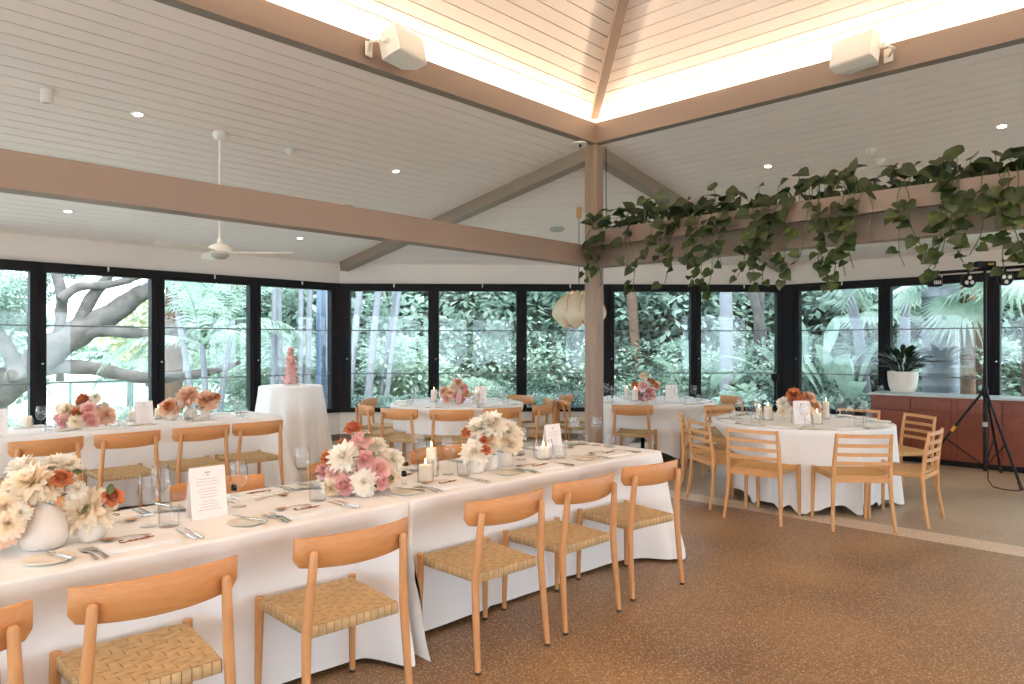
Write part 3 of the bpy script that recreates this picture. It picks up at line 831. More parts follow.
TAGS = [one('name_tag', script_mb(11+k), M['tag'], 'name tag') for k in range(6)]
CARD = root('menu_card', 'x', 'menu')
W2, HC = .0775, .218
o = MB()
A_ = [(-W2,0,0),(W2,0,0),(W2,.035,HC),(-W2,.035,HC)]; B_ = [(-W2,.072,0),(W2,.072,0)]
o.add(A_+[(x,y+.0015,z) for x,y,z in A_], [(0,1,2,3),(7,6,5,4),(0,4,5,1),(1,5,6,2),(2,6,7,3),(3,7,4,0)])
o.build('front_panel', M['paper'], CARD, smooth=0)
o = MB(); A2 = [(W2,.073,0),(-W2,.073,0),(-W2,.0365,HC),(W2,.0365,HC)]
o.add(A2+[(x,y-.0012,z) for x,y,z in A2], [(0,1,2,3),(7,6,5,4),(0,4,5,1),(1,5,6,2),(3,7,4,0)]); o.build('back_panel', M['paper'], CARD, smooth=0)
o = MB(); rr_ = random.Random(5)
def line_on_card(o, x0, x1, z, h):
    y = lambda zz: .035*zz/HC-.0006
    o.add([(x0,y(z),z),(x1,y(z),z),(x1,y(z+h),z+h),(x0,y(z+h),z+h)], [(0,1,2,3)])
for i, (a, b) in enumerate(((-.013,.013),(-.006,.006))): line_on_card(o, a, b, .192-.010*i, .0045)
z = .165
for k in range(11):
    if k in (3, 7): z -= .006
    hw = rr_.uniform(.030,.055); x = -hw
    while x < hw:
        w_ = rr_.uniform(.006,.014); line_on_card(o, x, min(hw, x+w_), z, .0022); x += w_+.0025
    z -= .0118
o.build('print', M['ink'], CARD, smooth=0)

def setting(px, py, ang, where, grp, tag=None, full=True, glass=(.20,.38), tumb=(.275,.335), wine=True):
    """ang: direction the guest looks; every piece is an object of its own"""
    n = Vector((math.cos(ang), math.sin(ang), 0)); r_ = Vector((math.sin(ang), -math.cos(ang), 0)); rz = ang-PI/2
    P = lambda a, b, z=0: Vector((px,py,TZ))+r_*a+n*b+Vector((0,0,z))
    jit = lambda s=.006: R.uniform(-s,s)
    J = lambda: rad(R.uniform(-4,4))
    place(NAPKIN, P(0+jit(),.125), rz+J(), 'folded white napkin at '+where, 'napkins '+grp)
    place(PLATE, P(-.29+jit(),.14+jit()), rz, 'cream bread plate at '+where, 'bread plates '+grp)
    place(KNIFE, P(.175,.135+jit(),.0), rz+J(), 'steel table knife at '+where, 'table knives '+grp)
    place(FORK, P(-.17,.13+jit()), rz+J(), 'steel fork at '+where, 'forks '+grp)
    if wine: place(WINE, P(glass[0],glass[1]), 0, 'wine glass at '+where, 'wine glasses '+grp)
    place(TUMB, P(tumb[0],tumb[1]), 0, 'water tumbler at '+where, 'tumblers '+grp)
    if tag is not None:
        place(TAGS[tag % 6], P(0+jit(),.145,.0138), rz+rad(R.uniform(-3,8)), 'cut wood name on the napkin at '+where, 'wooden names '+grp)
    if full:
        place(KNIFE, P(.205,.140+jit(),.0), rz+J(), 'second, outer steel knife at '+where, 'table knives '+grp)
        place(FORK, P(-.142,.125+jit()), rz+J(), 'second, inner steel fork at '+where, 'forks '+grp)
        place(KNIFE, P(-.265,.15,.0135), rz+rad(14), 'butter knife laid on the bread plate at '+where, 'butter knives '+grp)
        place(SPOON, P(-.02,.255), rz+PI/2+J(), 'dessert spoon laid crosswise at '+where, 'dessert spoons '+grp)
grp = 'on the long front table'
for i, x in enumerate([.95, 1.66, 2.50, 3.24, 3.96]):
    setting(x, T0+.01, PI/2, ['first','second','third','fourth','last'][i]+' near-side setting of the long front table', grp, tag=i, glass=[(.12,.385),(-.17,.46),(.2,.38),(.13,.43),(.29,.48)][i], tumb=[(.18,.33),(.15,.31),(.24,.29),(.37,.30),(.29,.36)][i])
for i, x in enumerate([.98, 1.68, 2.46, 3.22, 3.93]):
    setting(x, T1-.01, -PI/2, ['first','second','third','fourth','last'][i]+' far-side setting of the long front table', grp, tag=i+2, glass=(-.22,.17), tumb=(-.29,.20))
grp = 'on the side-window table'
for i, x in enumerate([1.445, 2.03, 2.63, 3.2]):
    setting(x, 6.96, PI/2, ORD[i]+' near-side setting of the side-window table', grp, full=False, glass=(.17,.30), tumb=(.23,.25))
for i, x in enumerate([1.6, 2.2, 2.78, 3.3]):
    setting(x, 7.74, -PI/2, ORD[i]+' far-side setting of the side-window table', grp, full=False, glass=(-.17,.22), tumb=(-.23,.17))
COMP = ['near','near right','right','far right','far','far left','left','near left']
def round_settings(tab, short, where):
    for k in range(8):
        a = YAW+PI+k*PI/4+ .18   # first seat is the one towards us
        x = tab[0]+(tab[2]-.012)*math.cos(a); y = tab[1]+(tab[2]-.012)*math.sin(a)
        setting(x, y, a+PI, '%s seat, round table %s' % (COMP[k], short), 'on the round table '+where, full=False, glass=(.16,.28), tumb=(.215,.23))
round_settings(RT_MID, 'below middle windows', W_MID); round_settings(RT_POST, 'behind the post', W_POST); round_settings(RT_SIDE, 'by the sideboard', W_SIDE)
for loc, rz, lab in [((1.31,3.07,TZ), 0, 'white menu card standing on front table between cream dahlias and pink roses'),
                     ((3.62,3.06,TZ), 0, 'white menu card beside the candle bowl on the long front table'),
                     ((1.27,7.12,TZ), 0, 'white menu card standing at left end of the side-window table'),
                     ((2.43,7.14,TZ), 0, 'white menu card on side-window table between pink flowers and bud vases'),
                     ((6.32,6.62,TZ), YAW-PI/2, 'white menu card standing on the round table below the middle windows'),
                     ((8.28,4.98,TZ), YAW-PI/2, 'white menu card standing on the round table behind the post'),
                     ((6.75,2.65,TZ), YAW-PI/2, 'white menu card standing on the round table beside the sideboard')]:
    place(CARD, loc, rz, lab, 'standing menu cards')
# ------------------------------------------------------------------ flowers
def petal(mb, az, el, ln, wd, r0, z0, cup, curl, n=3):
    """one petal from radius r0 at height z0, leaving at elevation el and bending by curl"""
    ca, sa = math.cos(az), math.sin(az); rows = []
    x, z, e = r0, z0, el
    for i in range(n+1):
        t = i/n
        w_ = wd*(math.sin(PI*(.12+.80*t))**.8)*(1 if t < .99 else .35)
        for k in (-1, 0, 1):
            up = cup*abs(k)*w_
            rx = x - math.sin(e)*up; rz = z + math.cos(e)*up
            px_, py_ = rx*ca - k*w_*sa, rx*sa + k*w_*ca
            rows.append((px_, py_, rz))
        x += math.cos(e)*ln/n; z += math.sin(e)*ln/n; e += curl/n
    mb.add(rows, [(i*3+k, i*3+k+1, i*3+4+k, i*3+3+k) for i in range(n) for k in range(2)])
def dahlia_mb(seed):
    r_ = random.Random(seed); mb = MB()
    for l, (n, el, ln, wd, z) in enumerate(((15,-.55,.90,.22,-.10),(16,-.15,1.0,.22,-.04),(16,.15,.98,.21,.02),(15,.42,.90,.20,.07),(14,.68,.80,.18,.12),(12,.92,.68,.16,.17),(10,1.15,.55,.13,.21),(7,1.35,.42,.10,.24))):
        for k in range(n):
            petal(mb, 2*PI*(k+.5*(l%2))/n+r_.uniform(-.12,.12), el+r_.uniform(-.16,.16), ln*r_.uniform(.88,1.08), wd*r_.uniform(.85,1.15), .06, z, .35, r_.uniform(-.35,.25))
    return mb
def rose_mb(seed):
    r_ = random.Random(seed); mb = MB()
    for l, (n, el, ln, wd, r0, z, cl) in enumerate(((6,.15,.80,.42,.18,-.25,-.5),(6,.55,.80,.40,.20,-.25,-.3),(5,.95,.78,.36,.18,-.2,.1),(5,1.2,.72,.30,.14,-.12,.5),(4,1.4,.62,.22,.08,-.05,.8),(3,1.5,.5,.15,.03,.05,.9))):
        for k in range(n):
            petal(mb, 2*PI*(k+.5*(l%2))/n+r_.uniform(-.15,.15)+l*.4, el+r_.uniform(-.1,.1), ln*r_.uniform(.9,1.08), wd, r0, z, .25, cl)
    return mb
PROTO = bpy.data.collections.new('unlinked')
def mesh_of(mb, name, mat):
    me = bpy.data.meshes.new(name); me.from_pydata(mb.v, [], mb.f); me.materials.append(mat)
    me.polygons.foreach_set('use_smooth', [True]*len(me.polygons)); me.update(); return me
DAH = [mesh_of(dahlia_mb(k), 'dahlia', M['ivory']) for k in range(4)]
ROS = [mesh_of(rose_mb(k), 'rose', M['pink']) for k in range(4)]
def bloom(parent, p, d, r, kind, mat):
    me = R.choice(DAH if kind == 'd' else ROS)
    o = bpy.data.objects.new('dahlia_bloom' if kind == 'd' else 'rose_bloom', me); C.objects.link(o); o.parent = parent
    o.location = p; q = Vector(d).normalized().to_track_quat('Z', 'Y'); o.rotation_mode = 'QUATERNION'
    from mathutils import Quaternion
    o.rotation_quaternion = q @ Quaternion((0,0,1), R.uniform(0,6.28)); o.scale = (r,r,r)
    recolour(o, M[mat]); o['label'] = {'ivory':'ivory white','cream':'cream','pink':'pale pink','mauve':'dusty pink','rust':'rust orange','peach':'peach','coral':'coral pink'}[mat] + (' dahlia bloom' if kind == 'd' else ' rose bloom')
    return o
def leaf_quad(mb, p, d, side, ln, wd, droop=.3):
    p = Vector(p); d = Vector(d).normalized(); side = Vector(side); side = (side-d*side.dot(d)).normalized(); n = d.cross(side)
    vs = []
    for t, w_ in ((0,.10),(.25,.85),(.55,1.0),(.8,.6),(1,.04)):
        c = p + d*ln*t - Vector((0,0,1))*droop*ln*t*t
        vs += [c - side*wd*w_ + n*wd*w_*.25, c, c + side*wd*w_ + n*wd*w_*.25]
    mb.add(vs, [(i*3+k, i*3+k+1, i*3+4+k, i*3+3+k) for i in range(4) for k in range(2)])
def foliage_mb(pts, n, ln, wd, seed, rad_=.05):
    r_ = random.Random(seed); mb = MB()
    for k in range(n):
        p = Vector(r_.choice(pts)) + Vector((r_.uniform(-1,1),r_.uniform(-1,1),r_.uniform(-1,.6)))*rad_
        d = Vector((r_.uniform(-1,1),r_.uniform(-1,1),r_.uniform(-.3,.8)))
        leaf_quad(mb, p, d, d.cross(Vector((0,0,1))), ln*r_.uniform(.7,1.2), wd*r_.uniform(.8,1.2))
    mb.v = [(x,y,max(z,.004)) for x,y,z in mb.v]
    return mb
VASES = {'teardrop': [(0,0),(.30,0),(.42,.05),(.50,.25),(.47,.48),(.33,.72),(.20,.86),(.17,.97),(.19,1.0),(.15,1.0),(.13,.9),(0,.86)],
         'bottle': [(0,0),(.36,0),(.42,.03),(.43,.5),(.40,.72),(.28,.86),(.24,.92),(.25,1.0),(.20,1.0),(.18,.9),(0,.86)],
         'jug': [(0,0),(.33,0),(.42,.06),(.46,.3),(.44,.62),(.30,.82),(.26,.95),(.28,1.0),(.23,1.0),(.2,.9),(0,.86)]}
def arrangement(label, base, blooms, scale, px0, py0, vase=None, group=None, nleaf=14, seed=1, depth=.15, back=0, hmax=.36, wmax=.23, lean=0):
    """blooms: (px, py, r_px, kind, colour[, y offset]) read off the photo at the vase's own distance; y goes away from us"""
    t = root('flower_arrangement', label, 'flowers', base, YAW-PI/2, group)
    if vase:
        kind, w_, h = vase; mb = MB(); mb.lathe([(r*w_, z*h) for r, z in VASES[kind]], 28); v = mb.build('vase', M['ceramic'], t, smooth=60); v['label'] = 'white ceramic vase'
    pts = []; stems = MB(); neck = (0,0,vase[2]*.95) if vase else (0,0,.02)
    for bl in blooms:
        px, py, rp, kind, mat = bl[:5]
        x = (px-px0)/scale; z = (py0-py)/scale
        if len(bl) > 5: y = bl[5]
        else: y = -depth*math.sqrt(max(0, 1-min(1,(x/wmax)**2+(z/hmax)**2)))
        p = Vector((x,y,z)); c = Vector((0,.02,neck[2]*.6 if vase else .06))
        d = (p-c); d.y -= .10; d.z += .03
        r = rp/scale*1.12; p.z = max(p.z, r*.8); bloom(t, p - d.normalized()*r*.25, d, r, kind, mat); pts.append(p - d.normalized()*r*.6)
        mid = (Vector(neck)+p)*.5+Vector((0,0,-.01))
        stems.tube([neck, mid, p-d.normalized()*r*.3], .0022, 6)
    for k in range(back):
        a = PI*(k+.5)/back; rr_ = wmax*.62
        p = Vector((rr_*math.cos(a), depth*.75*math.sin(a)+.02, hmax*R.uniform(.2,.55)))
        bloom(t, p, p-Vector((0,0,.05)), R.uniform(.045,.06), R.choice('dr'), R.choice(['ivory','pink','cream','mauve'])); pts.append(p*.85)
    stems.build('stems', M['stemg'], t)
    if nleaf: foliage_mb(pts+[Vector(neck)]*2, nleaf, .055, .016, seed).build('foliage', M['stemg'], t, smooth=0)
    return t
def T(px, py): return hit(px, py, (0,0,TZ), (0,0,1))
arrangement('big white vase of cream dahlias and one rust rose on front table', (.69,3.06,TZ),
    [(20,463,15,'d','ivory',.0),(38,474,20,'d','cream',-.05),(58,462,13,'d','ivory',.05),(50,482,13,'d','cream',-.02),(10,484,16,'d','cream',.0),(66,471,10.5,'r','rust',-.03),(72,487,9,'d','ivory',.03),(27,487,12,'d','cream',.06),(46,461,13,'d','ivory',.06)],
    272, 43, 545, ('teardrop',.165,.19), nleaf=12, seed=2)
arrangement('small teardrop vase with one wide cream dahlia and a rust rose', (.84,3.04,TZ),
    [(86,506,24,'d','cream',-.02),(112,492,11,'r','rust',0),(100,497,11,'d','ivory',.04)], 261, 90, 538, ('teardrop',.10,.115), nleaf=5, seed=3)
arrangement('white vase with cream dahlias cut by the left picture edge', (.50,3.16,TZ),
    [(6,488,15,'d','cream',-.05),(14,503,15,'d','cream',-.08),(4,514,14,'d','peach',-.06),(-14,490,20,'d','ivory',0),(20,494,10,'d','ivory',-.05)], 276, -35, 538, ('bottle',.13,.13), nleaf=4, seed=4)
arrangement('large mound of pale pink roses, ivory dahlias and rust roses on front table', (2.07,3.06,TZ),
    [(355,430,9.5,'r','rust',-.01),(365,441,11,'r','pink',-.04),(345,446,7,'r','rust',-.03),(332,459,9,'r','rust'),(350,457,15,'d','ivory'),(372,459,10,'r','mauve'),(387,469,12,'r','pink'),
     (396,464,12,'d','ivory',.02),(339,473,9.5,'r','pink'),(326,473,8.5,'r','mauve'),(352,485,11.5,'r','mauve'),(372,482,13,'d','ivory'),(388,483,9,'r','mauve'),(394,484,9,'d','cream',0),
     (338,490,10,'d','cream'),(359,452,9,'r','pink',.04),(378,450,10,'d','ivory',.05),(364,470,9,'r','pink',-.1),(322,484,8,'d','ivory',.03),(345,478,9,'d','cream',-.1)], 196, 362, 497, None, nleaf=30, seed=5, back=6)
g = 'white bud vases on the long front table'
arrangement('short white vase with an ivory dahlia, nearest of three on front table', (2.86,3.03,TZ), [(476,449,14,'d','ivory',-.02),(488,446,5.5,'r','rust',-.05),(486,437,5,'r','rust',-.01)], 170, 478, 471, ('jug',.11,.10), g, 5, 6)
arrangement('white vase of tall ivory dahlias with rust rose, middle of three', (2.99,3.05,TZ), [(482,425,13,'d','ivory',-.02),(496,420,15,'d','ivory',0),(494,437,12,'d','cream',-.02),(470,429,7,'r','rust',-.03),(488,432,8,'d','cream',.03)], 166, 494, 468, ('bottle',.115,.125), g, 8, 7)
arrangement('white vase of ivory dahlias, farthest of three on front table', (3.15,3.08,TZ), [(510,428,13,'d','ivory',0),(513,440,12,'d','cream',-.02),(503,436,11,'d','ivory',.0),(518,433,9,'d','ivory',.03)], 161, 507, 464, ('bottle',.105,.118), g, 8, 8)
arrangement('mound of pink, rust and cream flowers on the side-window table', (1.97,7.30,TZ),
    [(66,407,7.5,'r','pink'),(77,408,8,'d','cream'),(86.5,397.5,8,'r','rust',-.02),(98,397,5.5,'d','ivory',0),(90,411,7,'r','rust'),(99,406,8,'r','pink'),(100.5,415,7,'r','mauve'),(78,415,8,'r','pink'),(74,421,8,'r','mauve'),
     (90,420,8,'d','cream'),(110,415,9,'d','peach',0),(82,402,6,'d','ivory',.03),(104,421,7,'r','pink'),(65,417,6,'r','mauve')], 109, 88, 427, None, None, 20, 9, .18, 5, .34, .26)
g = 'bud vases on the side-window table'
arrangement('bud vase with a peach dahlia and rust heart on side-window table', (2.74,7.32,TZ), [(175,405,10,'d','peach',0),(176,403,5,'r','rust',-.06)], 98, 178, 419, ('jug',.10,.085), g, 3, 10)
arrangement('middle bud vase with the tallest peach dahlia on side-window table', (2.91,7.30,TZ), [(188,393,11.5,'d','peach',0)], 98, 191, 418, ('teardrop',.13,.13), g, 3, 11)
arrangement('bud vase with peach dahlia and small rust rose on side-window table', (3.08,7.34,TZ), [(209,398,11,'d','peach',0),(218.5,395,4,'r','rust',.02),(203,403,7,'d','cream',.03)], 97, 207, 417, ('bottle',.11,.12), g, 3, 12)
b = T(447,404)
arrangement('peach and coral flowers on the round table below the middle windows', (6.1,6.85,TZ), [(438,390,5.5,'d','peach'),(446,391,5,'d','peach'),(453,381,5.5,'d','peach'),(460,385,5,'r','coral'),(449,386,5,'d','cream'),(441,397,5,'r','coral'),(463,392,4.5,'r','peach'),(452,393,5,'r','coral'),(458,397,4,'r','mauve')], 77, 451, 402, None, None, 8, 13, .12, 4, .30, .2)
arrangement('pink roses topped by a cream bloom on the table behind the post', (8.15,5.33,TZ), [(646,374,4.5,'d','cream'),(645,383,5.5,'r','pink'),(650,389,5,'r','mauve'),(642,394,5.5,'r','mauve'),(636,383,4,'r','rust'),(654,379,4,'r','rust'),(660,384,5,'d','peach'),(637,390,5,'r','coral'),(654,394,5,'r','pink'),(647,396,4.5,'r','mauve')], 75, 647, 400, None, None, 10, 14, .14, 4, .36, .2)
arrangement('rust dahlias, ivory and peach flowers on the table beside the sideboard', (7.05,2.82,TZ), [(780,402,7,'d','ivory'),(786,414,8,'d','ivory'),(790,393,7.5,'d','rust'),(787,400,6,'r','rust'),(805,396,7,'d','peach'),(798,402,6,'r','rust'),(812,405,6,'d','peach'),(815,412,6,'r','peach'),(778,410,5,'d','cream'),(800,410,8,'d','cream'),(802,394,5,'r','rust')], 101, 797, 420, None, None, 14, 15, .18, 5, .32, .24)
b = (CT[0], CT[1], CTZ)
t = root('petal_tower', 'slim tapering tower of coral pink petals on the tall corner table', 'flowers', b)
mb = MB(); mb.lathe([(0,0),(.11,0),(.112,.012),(.10,.02),(0,.02)], 28); o = mb.build('stand', M['white'], t, smooth=60)
mb = MB(); mb.lathe([(.07,.02),(.062,.2),(.036,.4),(.012,.48),(0,.49)], 20); mb.build('core', M['coral'], t)
r_ = random.Random(3)
for tier in range(6):
    mb = MB()
    for k in range(24):
        z = .02+.080*tier+r_.uniform(-.03,.03); rr_ = .082-.0125*tier
        a = r_.uniform(0,2*PI); n0 = len(mb.v)
        petal(mb, a, r_.uniform(.1,1.3), r_.uniform(.05,.085)*(1-.06*tier), r_.uniform(.016,.026), rr_*.8, z, .5, r_.uniform(-.8,.5))
    mb.build('petal_tier', M['coral' if tier % 2 else 'pink'], t, smooth=60)

# ------------------------------------------------------------------ candles, one wax body each, standing in clear holders
def candle(loc, h, r, label, holder=None, hl=None):
    t = root('pillar_candle', label, 'candle', loc, 0, 'lit candles')
    mb = MB(); mb.lathe([(0,0),(r*.96,0),(r,.004),(r,h-.006),(r*.93,h),(r*.75,h-.004),(0,h-.007)], 20); mb.build('wax', M['wax'], t, smooth=50)
    mb = MB(); mb.tube([(0,0,h-.008),(.0006,0,h+.004),(.0015,0,h+.009)], .001, 6); mb.build('wick', M['wick'], t)
    mb = MB(); mb.lathe([(0,h+.004),(.0036,h+.009),(.0046,h+.015),(.003,h+.026),(0,h+.038)], 10); mb.build('flame', M['flame'], t, smooth=80)
    if holder:
        hr, hh, shape = holder; mb = MB()
        if shape == 'bowl': mb.lathe([(0,-.006),(hr*.7,-.006),(hr*.95,.012),(hr,.05),(hr*.96,.09),(hr*.82,hh),(hr*.79,hh),(hr*.92,.09),(hr*.96,.05),(hr*.9,.014),(hr*.66,-.002),(0,-.002)], 28)
        else: mb.lathe([(0,-.006),(hr,-.006),(hr,hh),(hr-.0025,hh),(hr-.0025,-.002),(0,-.002)], 24)
        o = mb.build('candle_holder', M['glass'], None, (loc[0],loc[1],loc[2]), smooth=50); L(o, hl, 'candle holder', 'clear candle holders')
CZ = TZ+.007
candle((2.60,3.13,CZ), .155, .029, 'tall lit pillar candle beside the pink rose mound', (.042,.10,'cyl'), 'clear glass around the tall candle beside the pink rose mound')
candle((2.475,3.03,CZ), .085, .037, 'short lit candle in front of the tall one beside the rose mound', (.046,.11,'cyl'), 'clear glass around the short candle beside the rose mound')
candle((3.50,3.07,CZ), .075, .037, 'lit candle in a round glass bowl by the three white vases', (.068,.125,'bowl'), 'round glass bowl with candle by the three white vases')
candle((.62,3.40,CZ), .05, .028, 'low lit candle behind the cream dahlias at left', (.038,.075,'cyl'), 'clear glass around the low candle behind the cream dahlias')
for (px, py, h, r, w_) in [(27,428,.10,.036,'left of the pink mound on the side-window table'),(133,421,.09,.034,'left of the menu card on the side-window table'),(158,419,.10,.03,'right of the menu card on the side-window table'),
        (434,402,.15,.04,'leftmost on the round table below the middle windows'),(452,401,.17,.032,'centre of the round table below the middle windows'),(476,403,.13,.03,'right of the menu card below the middle windows'),
        (627,399,.14,.035,'leftmost on the round table behind the post'),(635,401,.15,.04,'left of the roses on the table behind the post'),(668,400,.15,.034,'right of the menu card on the table behind the post'),
        (768,420,.13,.04,'left of the ivory flowers, table beside the sideboard'),(759,419,.11,.03,'second from left, table beside the sideboard'),(826,419,.17,.03,'tallest, on the table beside the sideboard'),(817,424,.10,.038,'right of the menu card, table beside the sideboard')]:
    p = T(px, py); candle((p.x,p.y,CZ), h, r, 'lit candle '+w_, (r+.012, h*.8, 'cyl'), 'clear holder of candle '+w_)
p = T(459,404)
mb = MB(); mb.lathe([(0,0),(.036,0),(.038,.01),(.038,.10),(.016,.15),(.013,.19),(.015,.195),(.011,.195),(0,.18)], 18)
L(mb.build('bottle', M['mauve'], None, (p.x,p.y,TZ), smooth=50), 'dusky pink glass bottle on the round table below the middle windows', 'bottle')

# ------------------------------------------------------------------ sideboard, pot plant, light stand
SX0, SX1, SY1, SY0, SZ = 10.06, 10.62, 3.06, .35, .845
t = root('sideboard', 'long red-brown timber sideboard with panelled doors under the windows', 'sideboard', (SX0,SY1,0))
mb = MB(); Ln = SY1-SY0
mb.box(.018,SX1-SX0,-Ln,-.0,.07,SZ); mb.build('body', M['cabinet'], t, smooth=0)
mb = MB(); mb.box(.05,SX1-SX0-.03,-Ln+.02,-.02,0,.07); o = mb.build('plinth', M['dark'], t, smooth=0); o['label'] = 'black recessed plinth'
mb = MB(); mb.cbox(-.006,SX1-SX0+.01,-Ln,.012,SZ,SZ+.022,.003); o = mb.build('worktop', M['ctop'], t, smooth=0); o['label'] = 'pale grey stone top'
y = -.02
k = 0
while y-.46 > -Ln:
    mb = MB(); mb.cbox(-.002,.018,y-.455,y,.085,SZ-.19,.003); d = mb.build('door', M['cabinet'], t, smooth=0)
    mb = MB(); mb.cbox(-.002,.018,y-.455,y,SZ-.183,SZ-.03,.003); dr = mb.build('drawer', M['cabinet'], t, smooth=0)
    y -= .462; k += 1
    if k % 2 == 0:
        mb = MB(); mb.box(.0,.02,y-.05,y,.08,SZ-.02); mb.build('stile', M['cabinet'], t, smooth=0); y -= .057
pp = Vector((10.33, 2.74, SZ+.022))
t = root('potted_plant', 'dark strap-leaved plant in a white pot on the sideboard', 'plant', pp)
mb = MB(); mb.lathe([(0,0),(.115,0),(.135,.012),(.165,.09),(.178,.18),(.182,.285),(.172,.285),(.168,.27),(0,.265)], 32); o = mb.build('pot', M['pot'], t, smooth=50); o['label'] = 'rounded white pot'
mb = MB(); mb.lathe([(0,.266),(.168,.266)], 24); mb.build('soil', M['soil'], t)
mb = MB(); st = MB(); r_ = random.Random(8)
for k in range(80):
    a = r_.uniform(0,2*PI); e = r_.uniform(.5,1.5); ln = r_.uniform(.06,.30)
    b0 = Vector((.06*math.cos(a),.06*math.sin(a),.27)); d = Vector((math.cos(a)*math.cos(e),math.sin(a)*math.cos(e),math.sin(e)))
    b1 = b0+d*ln*.9; st.tube([b0,b1], .004, 5)
    leaf_quad(mb, b1, d+Vector((math.cos(a)*.5,math.sin(a)*.5,-.15)), Vector((-math.sin(a),math.cos(a),0)), r_.uniform(.18,.30), r_.uniform(.030,.046), .25)
st.build('stems', M['potleaf'], t); mb.build('leaves', M['potleaf'], t, smooth=60)
place(TUMB, (10.3, 3.0, SZ+.022), 0, 'empty tumbler on the sideboard beside the white pot')

LS = G(985, 7.8, 0)
t = root('light_stand', 'black tripod light stand with a crossbar in front of the sideboard', 'light stand', (LS.x,LS.y,0))
mb = MB(); mb.tube([(0,0,.11),(0,0,1.2)], .0195, 12); mb.build('lower_tube', M['dark'], t)
mb = MB(); mb.tube([(0,0,1.15),(0,0,2.32)], .0165, 12); mb.build('pole', M['dark'], t)
mb = MB(); mb.lathe([(.0,.93),(.03,.93),(.033,.95),(.033,1.0),(.028,1.03),(0,1.03)], 16); mb.tube([(0,0,.98),(.0,.06,.98)], .01, 8); mb.build('collar', M['dark'], t)
mb = MB(); mb.lathe([(0,.60),(.028,.60),(.028,.65),(0,.65)], 16); o = mb.build('slider', M['grey'], t); o['label'] = 'grey sliding collar'
feet = [G(1022, 7.22, 0), G(917, 8.10, 0), G(1001, 8.22, 0)]
for i, f in enumerate(feet):
    f = f-Vector((LS.x,LS.y,0)); f.z = 0; h = Vector((0,0,.97)) + f.normalized()*.03; e_ = f + Vector((0,0,.02))
    mb = MB(); mb.tube([h, e_], .0135, 8); lg = mb.build('leg', M['dark'], t)
    mb = MB(); mb.tube([e_+(h-e_)*.08, e_], .019, 8); mb.build('rubber_foot', M['foot'], lg)
    m_ = h.lerp(e_, .55)
    mb = MB(); mb.tube([m_, Vector((0,0,.16))], .007, 6); mb.build('brace', M['dark'], t)
    if i == 1:
        mb = MB(); mb.tube([h.lerp(e_,.40), h.lerp(e_,.46)], .0165, 8); o = mb.build('band', M['yellow'], lg); o['label'] = 'yellow band on the leg'
b0 = G(928,8.25,2.335)-Vector((LS.x,LS.y,0)); b1 = -b0; b1.z = 2.335
mb = MB(); mb.tube([b0,b1], .019, 10)
mb.build('crossbar', M['dark'], t)
bd = (b1-b0).normalized()
def on_bar(px):   # where along the bar
    for i in range(200):
        p = Vector((LS.x,LS.y,0))+b0.lerp(b1,i/200)
        if 512+F*p.dot(RT)/p.dot(FW) >= px: return p
    return p
for px, lab in ((968,'round black stage light with three white lenses, left of the stand pole'),(1005,'round black stage light with three white lenses, right of the stand pole')):
    p = on_bar(px); face_ = Matrix((RT, Vector((0,0,1)), -FW)).transposed().to_4x4()
    t2 = root('stage_light', lab, 'light', (p.x,p.y,2.335-.02), 0, 'stage lights on the crossbar')
    Mx = Matrix.Translation((0,0,-.095)) @ face_ @ Matrix.Rotation(rad(8),4,'X')
    mb = MB(); mb.lathe([(0,-.07),(.05,-.07),(.075,-.03),(.078,.02),(.07,.026),(0,.022)], 24, M=Mx); mb.build('housing', M['dark'], t2)
    for k in range(3):
        a = (PI/2 if px < 980 else -PI/2)+k*2*PI/3; mb = MB(); mb.lathe([(0,.034),(.018,.030),(.024,.022)], 14, c=(.036*math.cos(a),.036*math.sin(a),0), M=Mx); o = mb.build('lens', M['lens'], t2); o['label'] = 'round white lens'
    mb = MB(); mb.tube([(0,0,.0),(0,0,-.03)], .012, 8); mb.tube([Vector((0,0,-.03))-RT*.085, Vector((0,0,-.03))+RT*.085], .006, 6)
    for s in (-1,1): mb.tube([Vector((0,0,-.03))+RT*.085*s, Vector((0,0,-.10))+RT*.08*s], .006, 6)
    mb.build('yoke', M['dark'], t2)
p = on_bar(985)
t2 = root('control_box', 'small black control box with yellow figures on top of the light stand', 'control box', (p.x,p.y,2.356))
mb = MB(); Mx = Matrix((RT,FW,Vector((0,0,1)))).transposed().to_4x4(); mb.cbox(-.11,.09,-.045,.045,0,.065,.006,Mx); mb.build('case', M['dark'], t2, smooth=0)
mb = MB()
for k in range(3): mb.box(-.0+.022*k,.015+.022*k,-.047,-.045,.022,.042,Mx)
o = mb.build('display', M['yellow'], t2, smooth=0); o['label'] = 'yellow figures on the display'
p = on_bar(935)
t2 = root('effect_light', 'small black light with four slits hung at the left end of crossbar', 'light', (p.x,p.y,2.316))
mb = MB(); mb.cbox(-.06,.06,-.05,.05,-.14,-.03,.008,Mx); mb.tube([(0,0,0),(0,0,-.035)], .01, 8); mb.build('housing', M['dark'], t2, smooth=0)
mb = MB()
for k in range(4): mb.box(-.04+.022*k,-.028+.022*k,-.052,-.049,-.115,-.075,Mx)
o = mb.build('lens', M['lens'], t2, smooth=0); o['label'] = 'pale slit lenses'
mb = MB(); pts = [Vector((0,0,.6)), Vector((.03,.04,.35)), Vector((.0,.03,.12))]
q0 = Vector((LS.x,LS.y,0)); a_ = G(990,7.75,.006); 
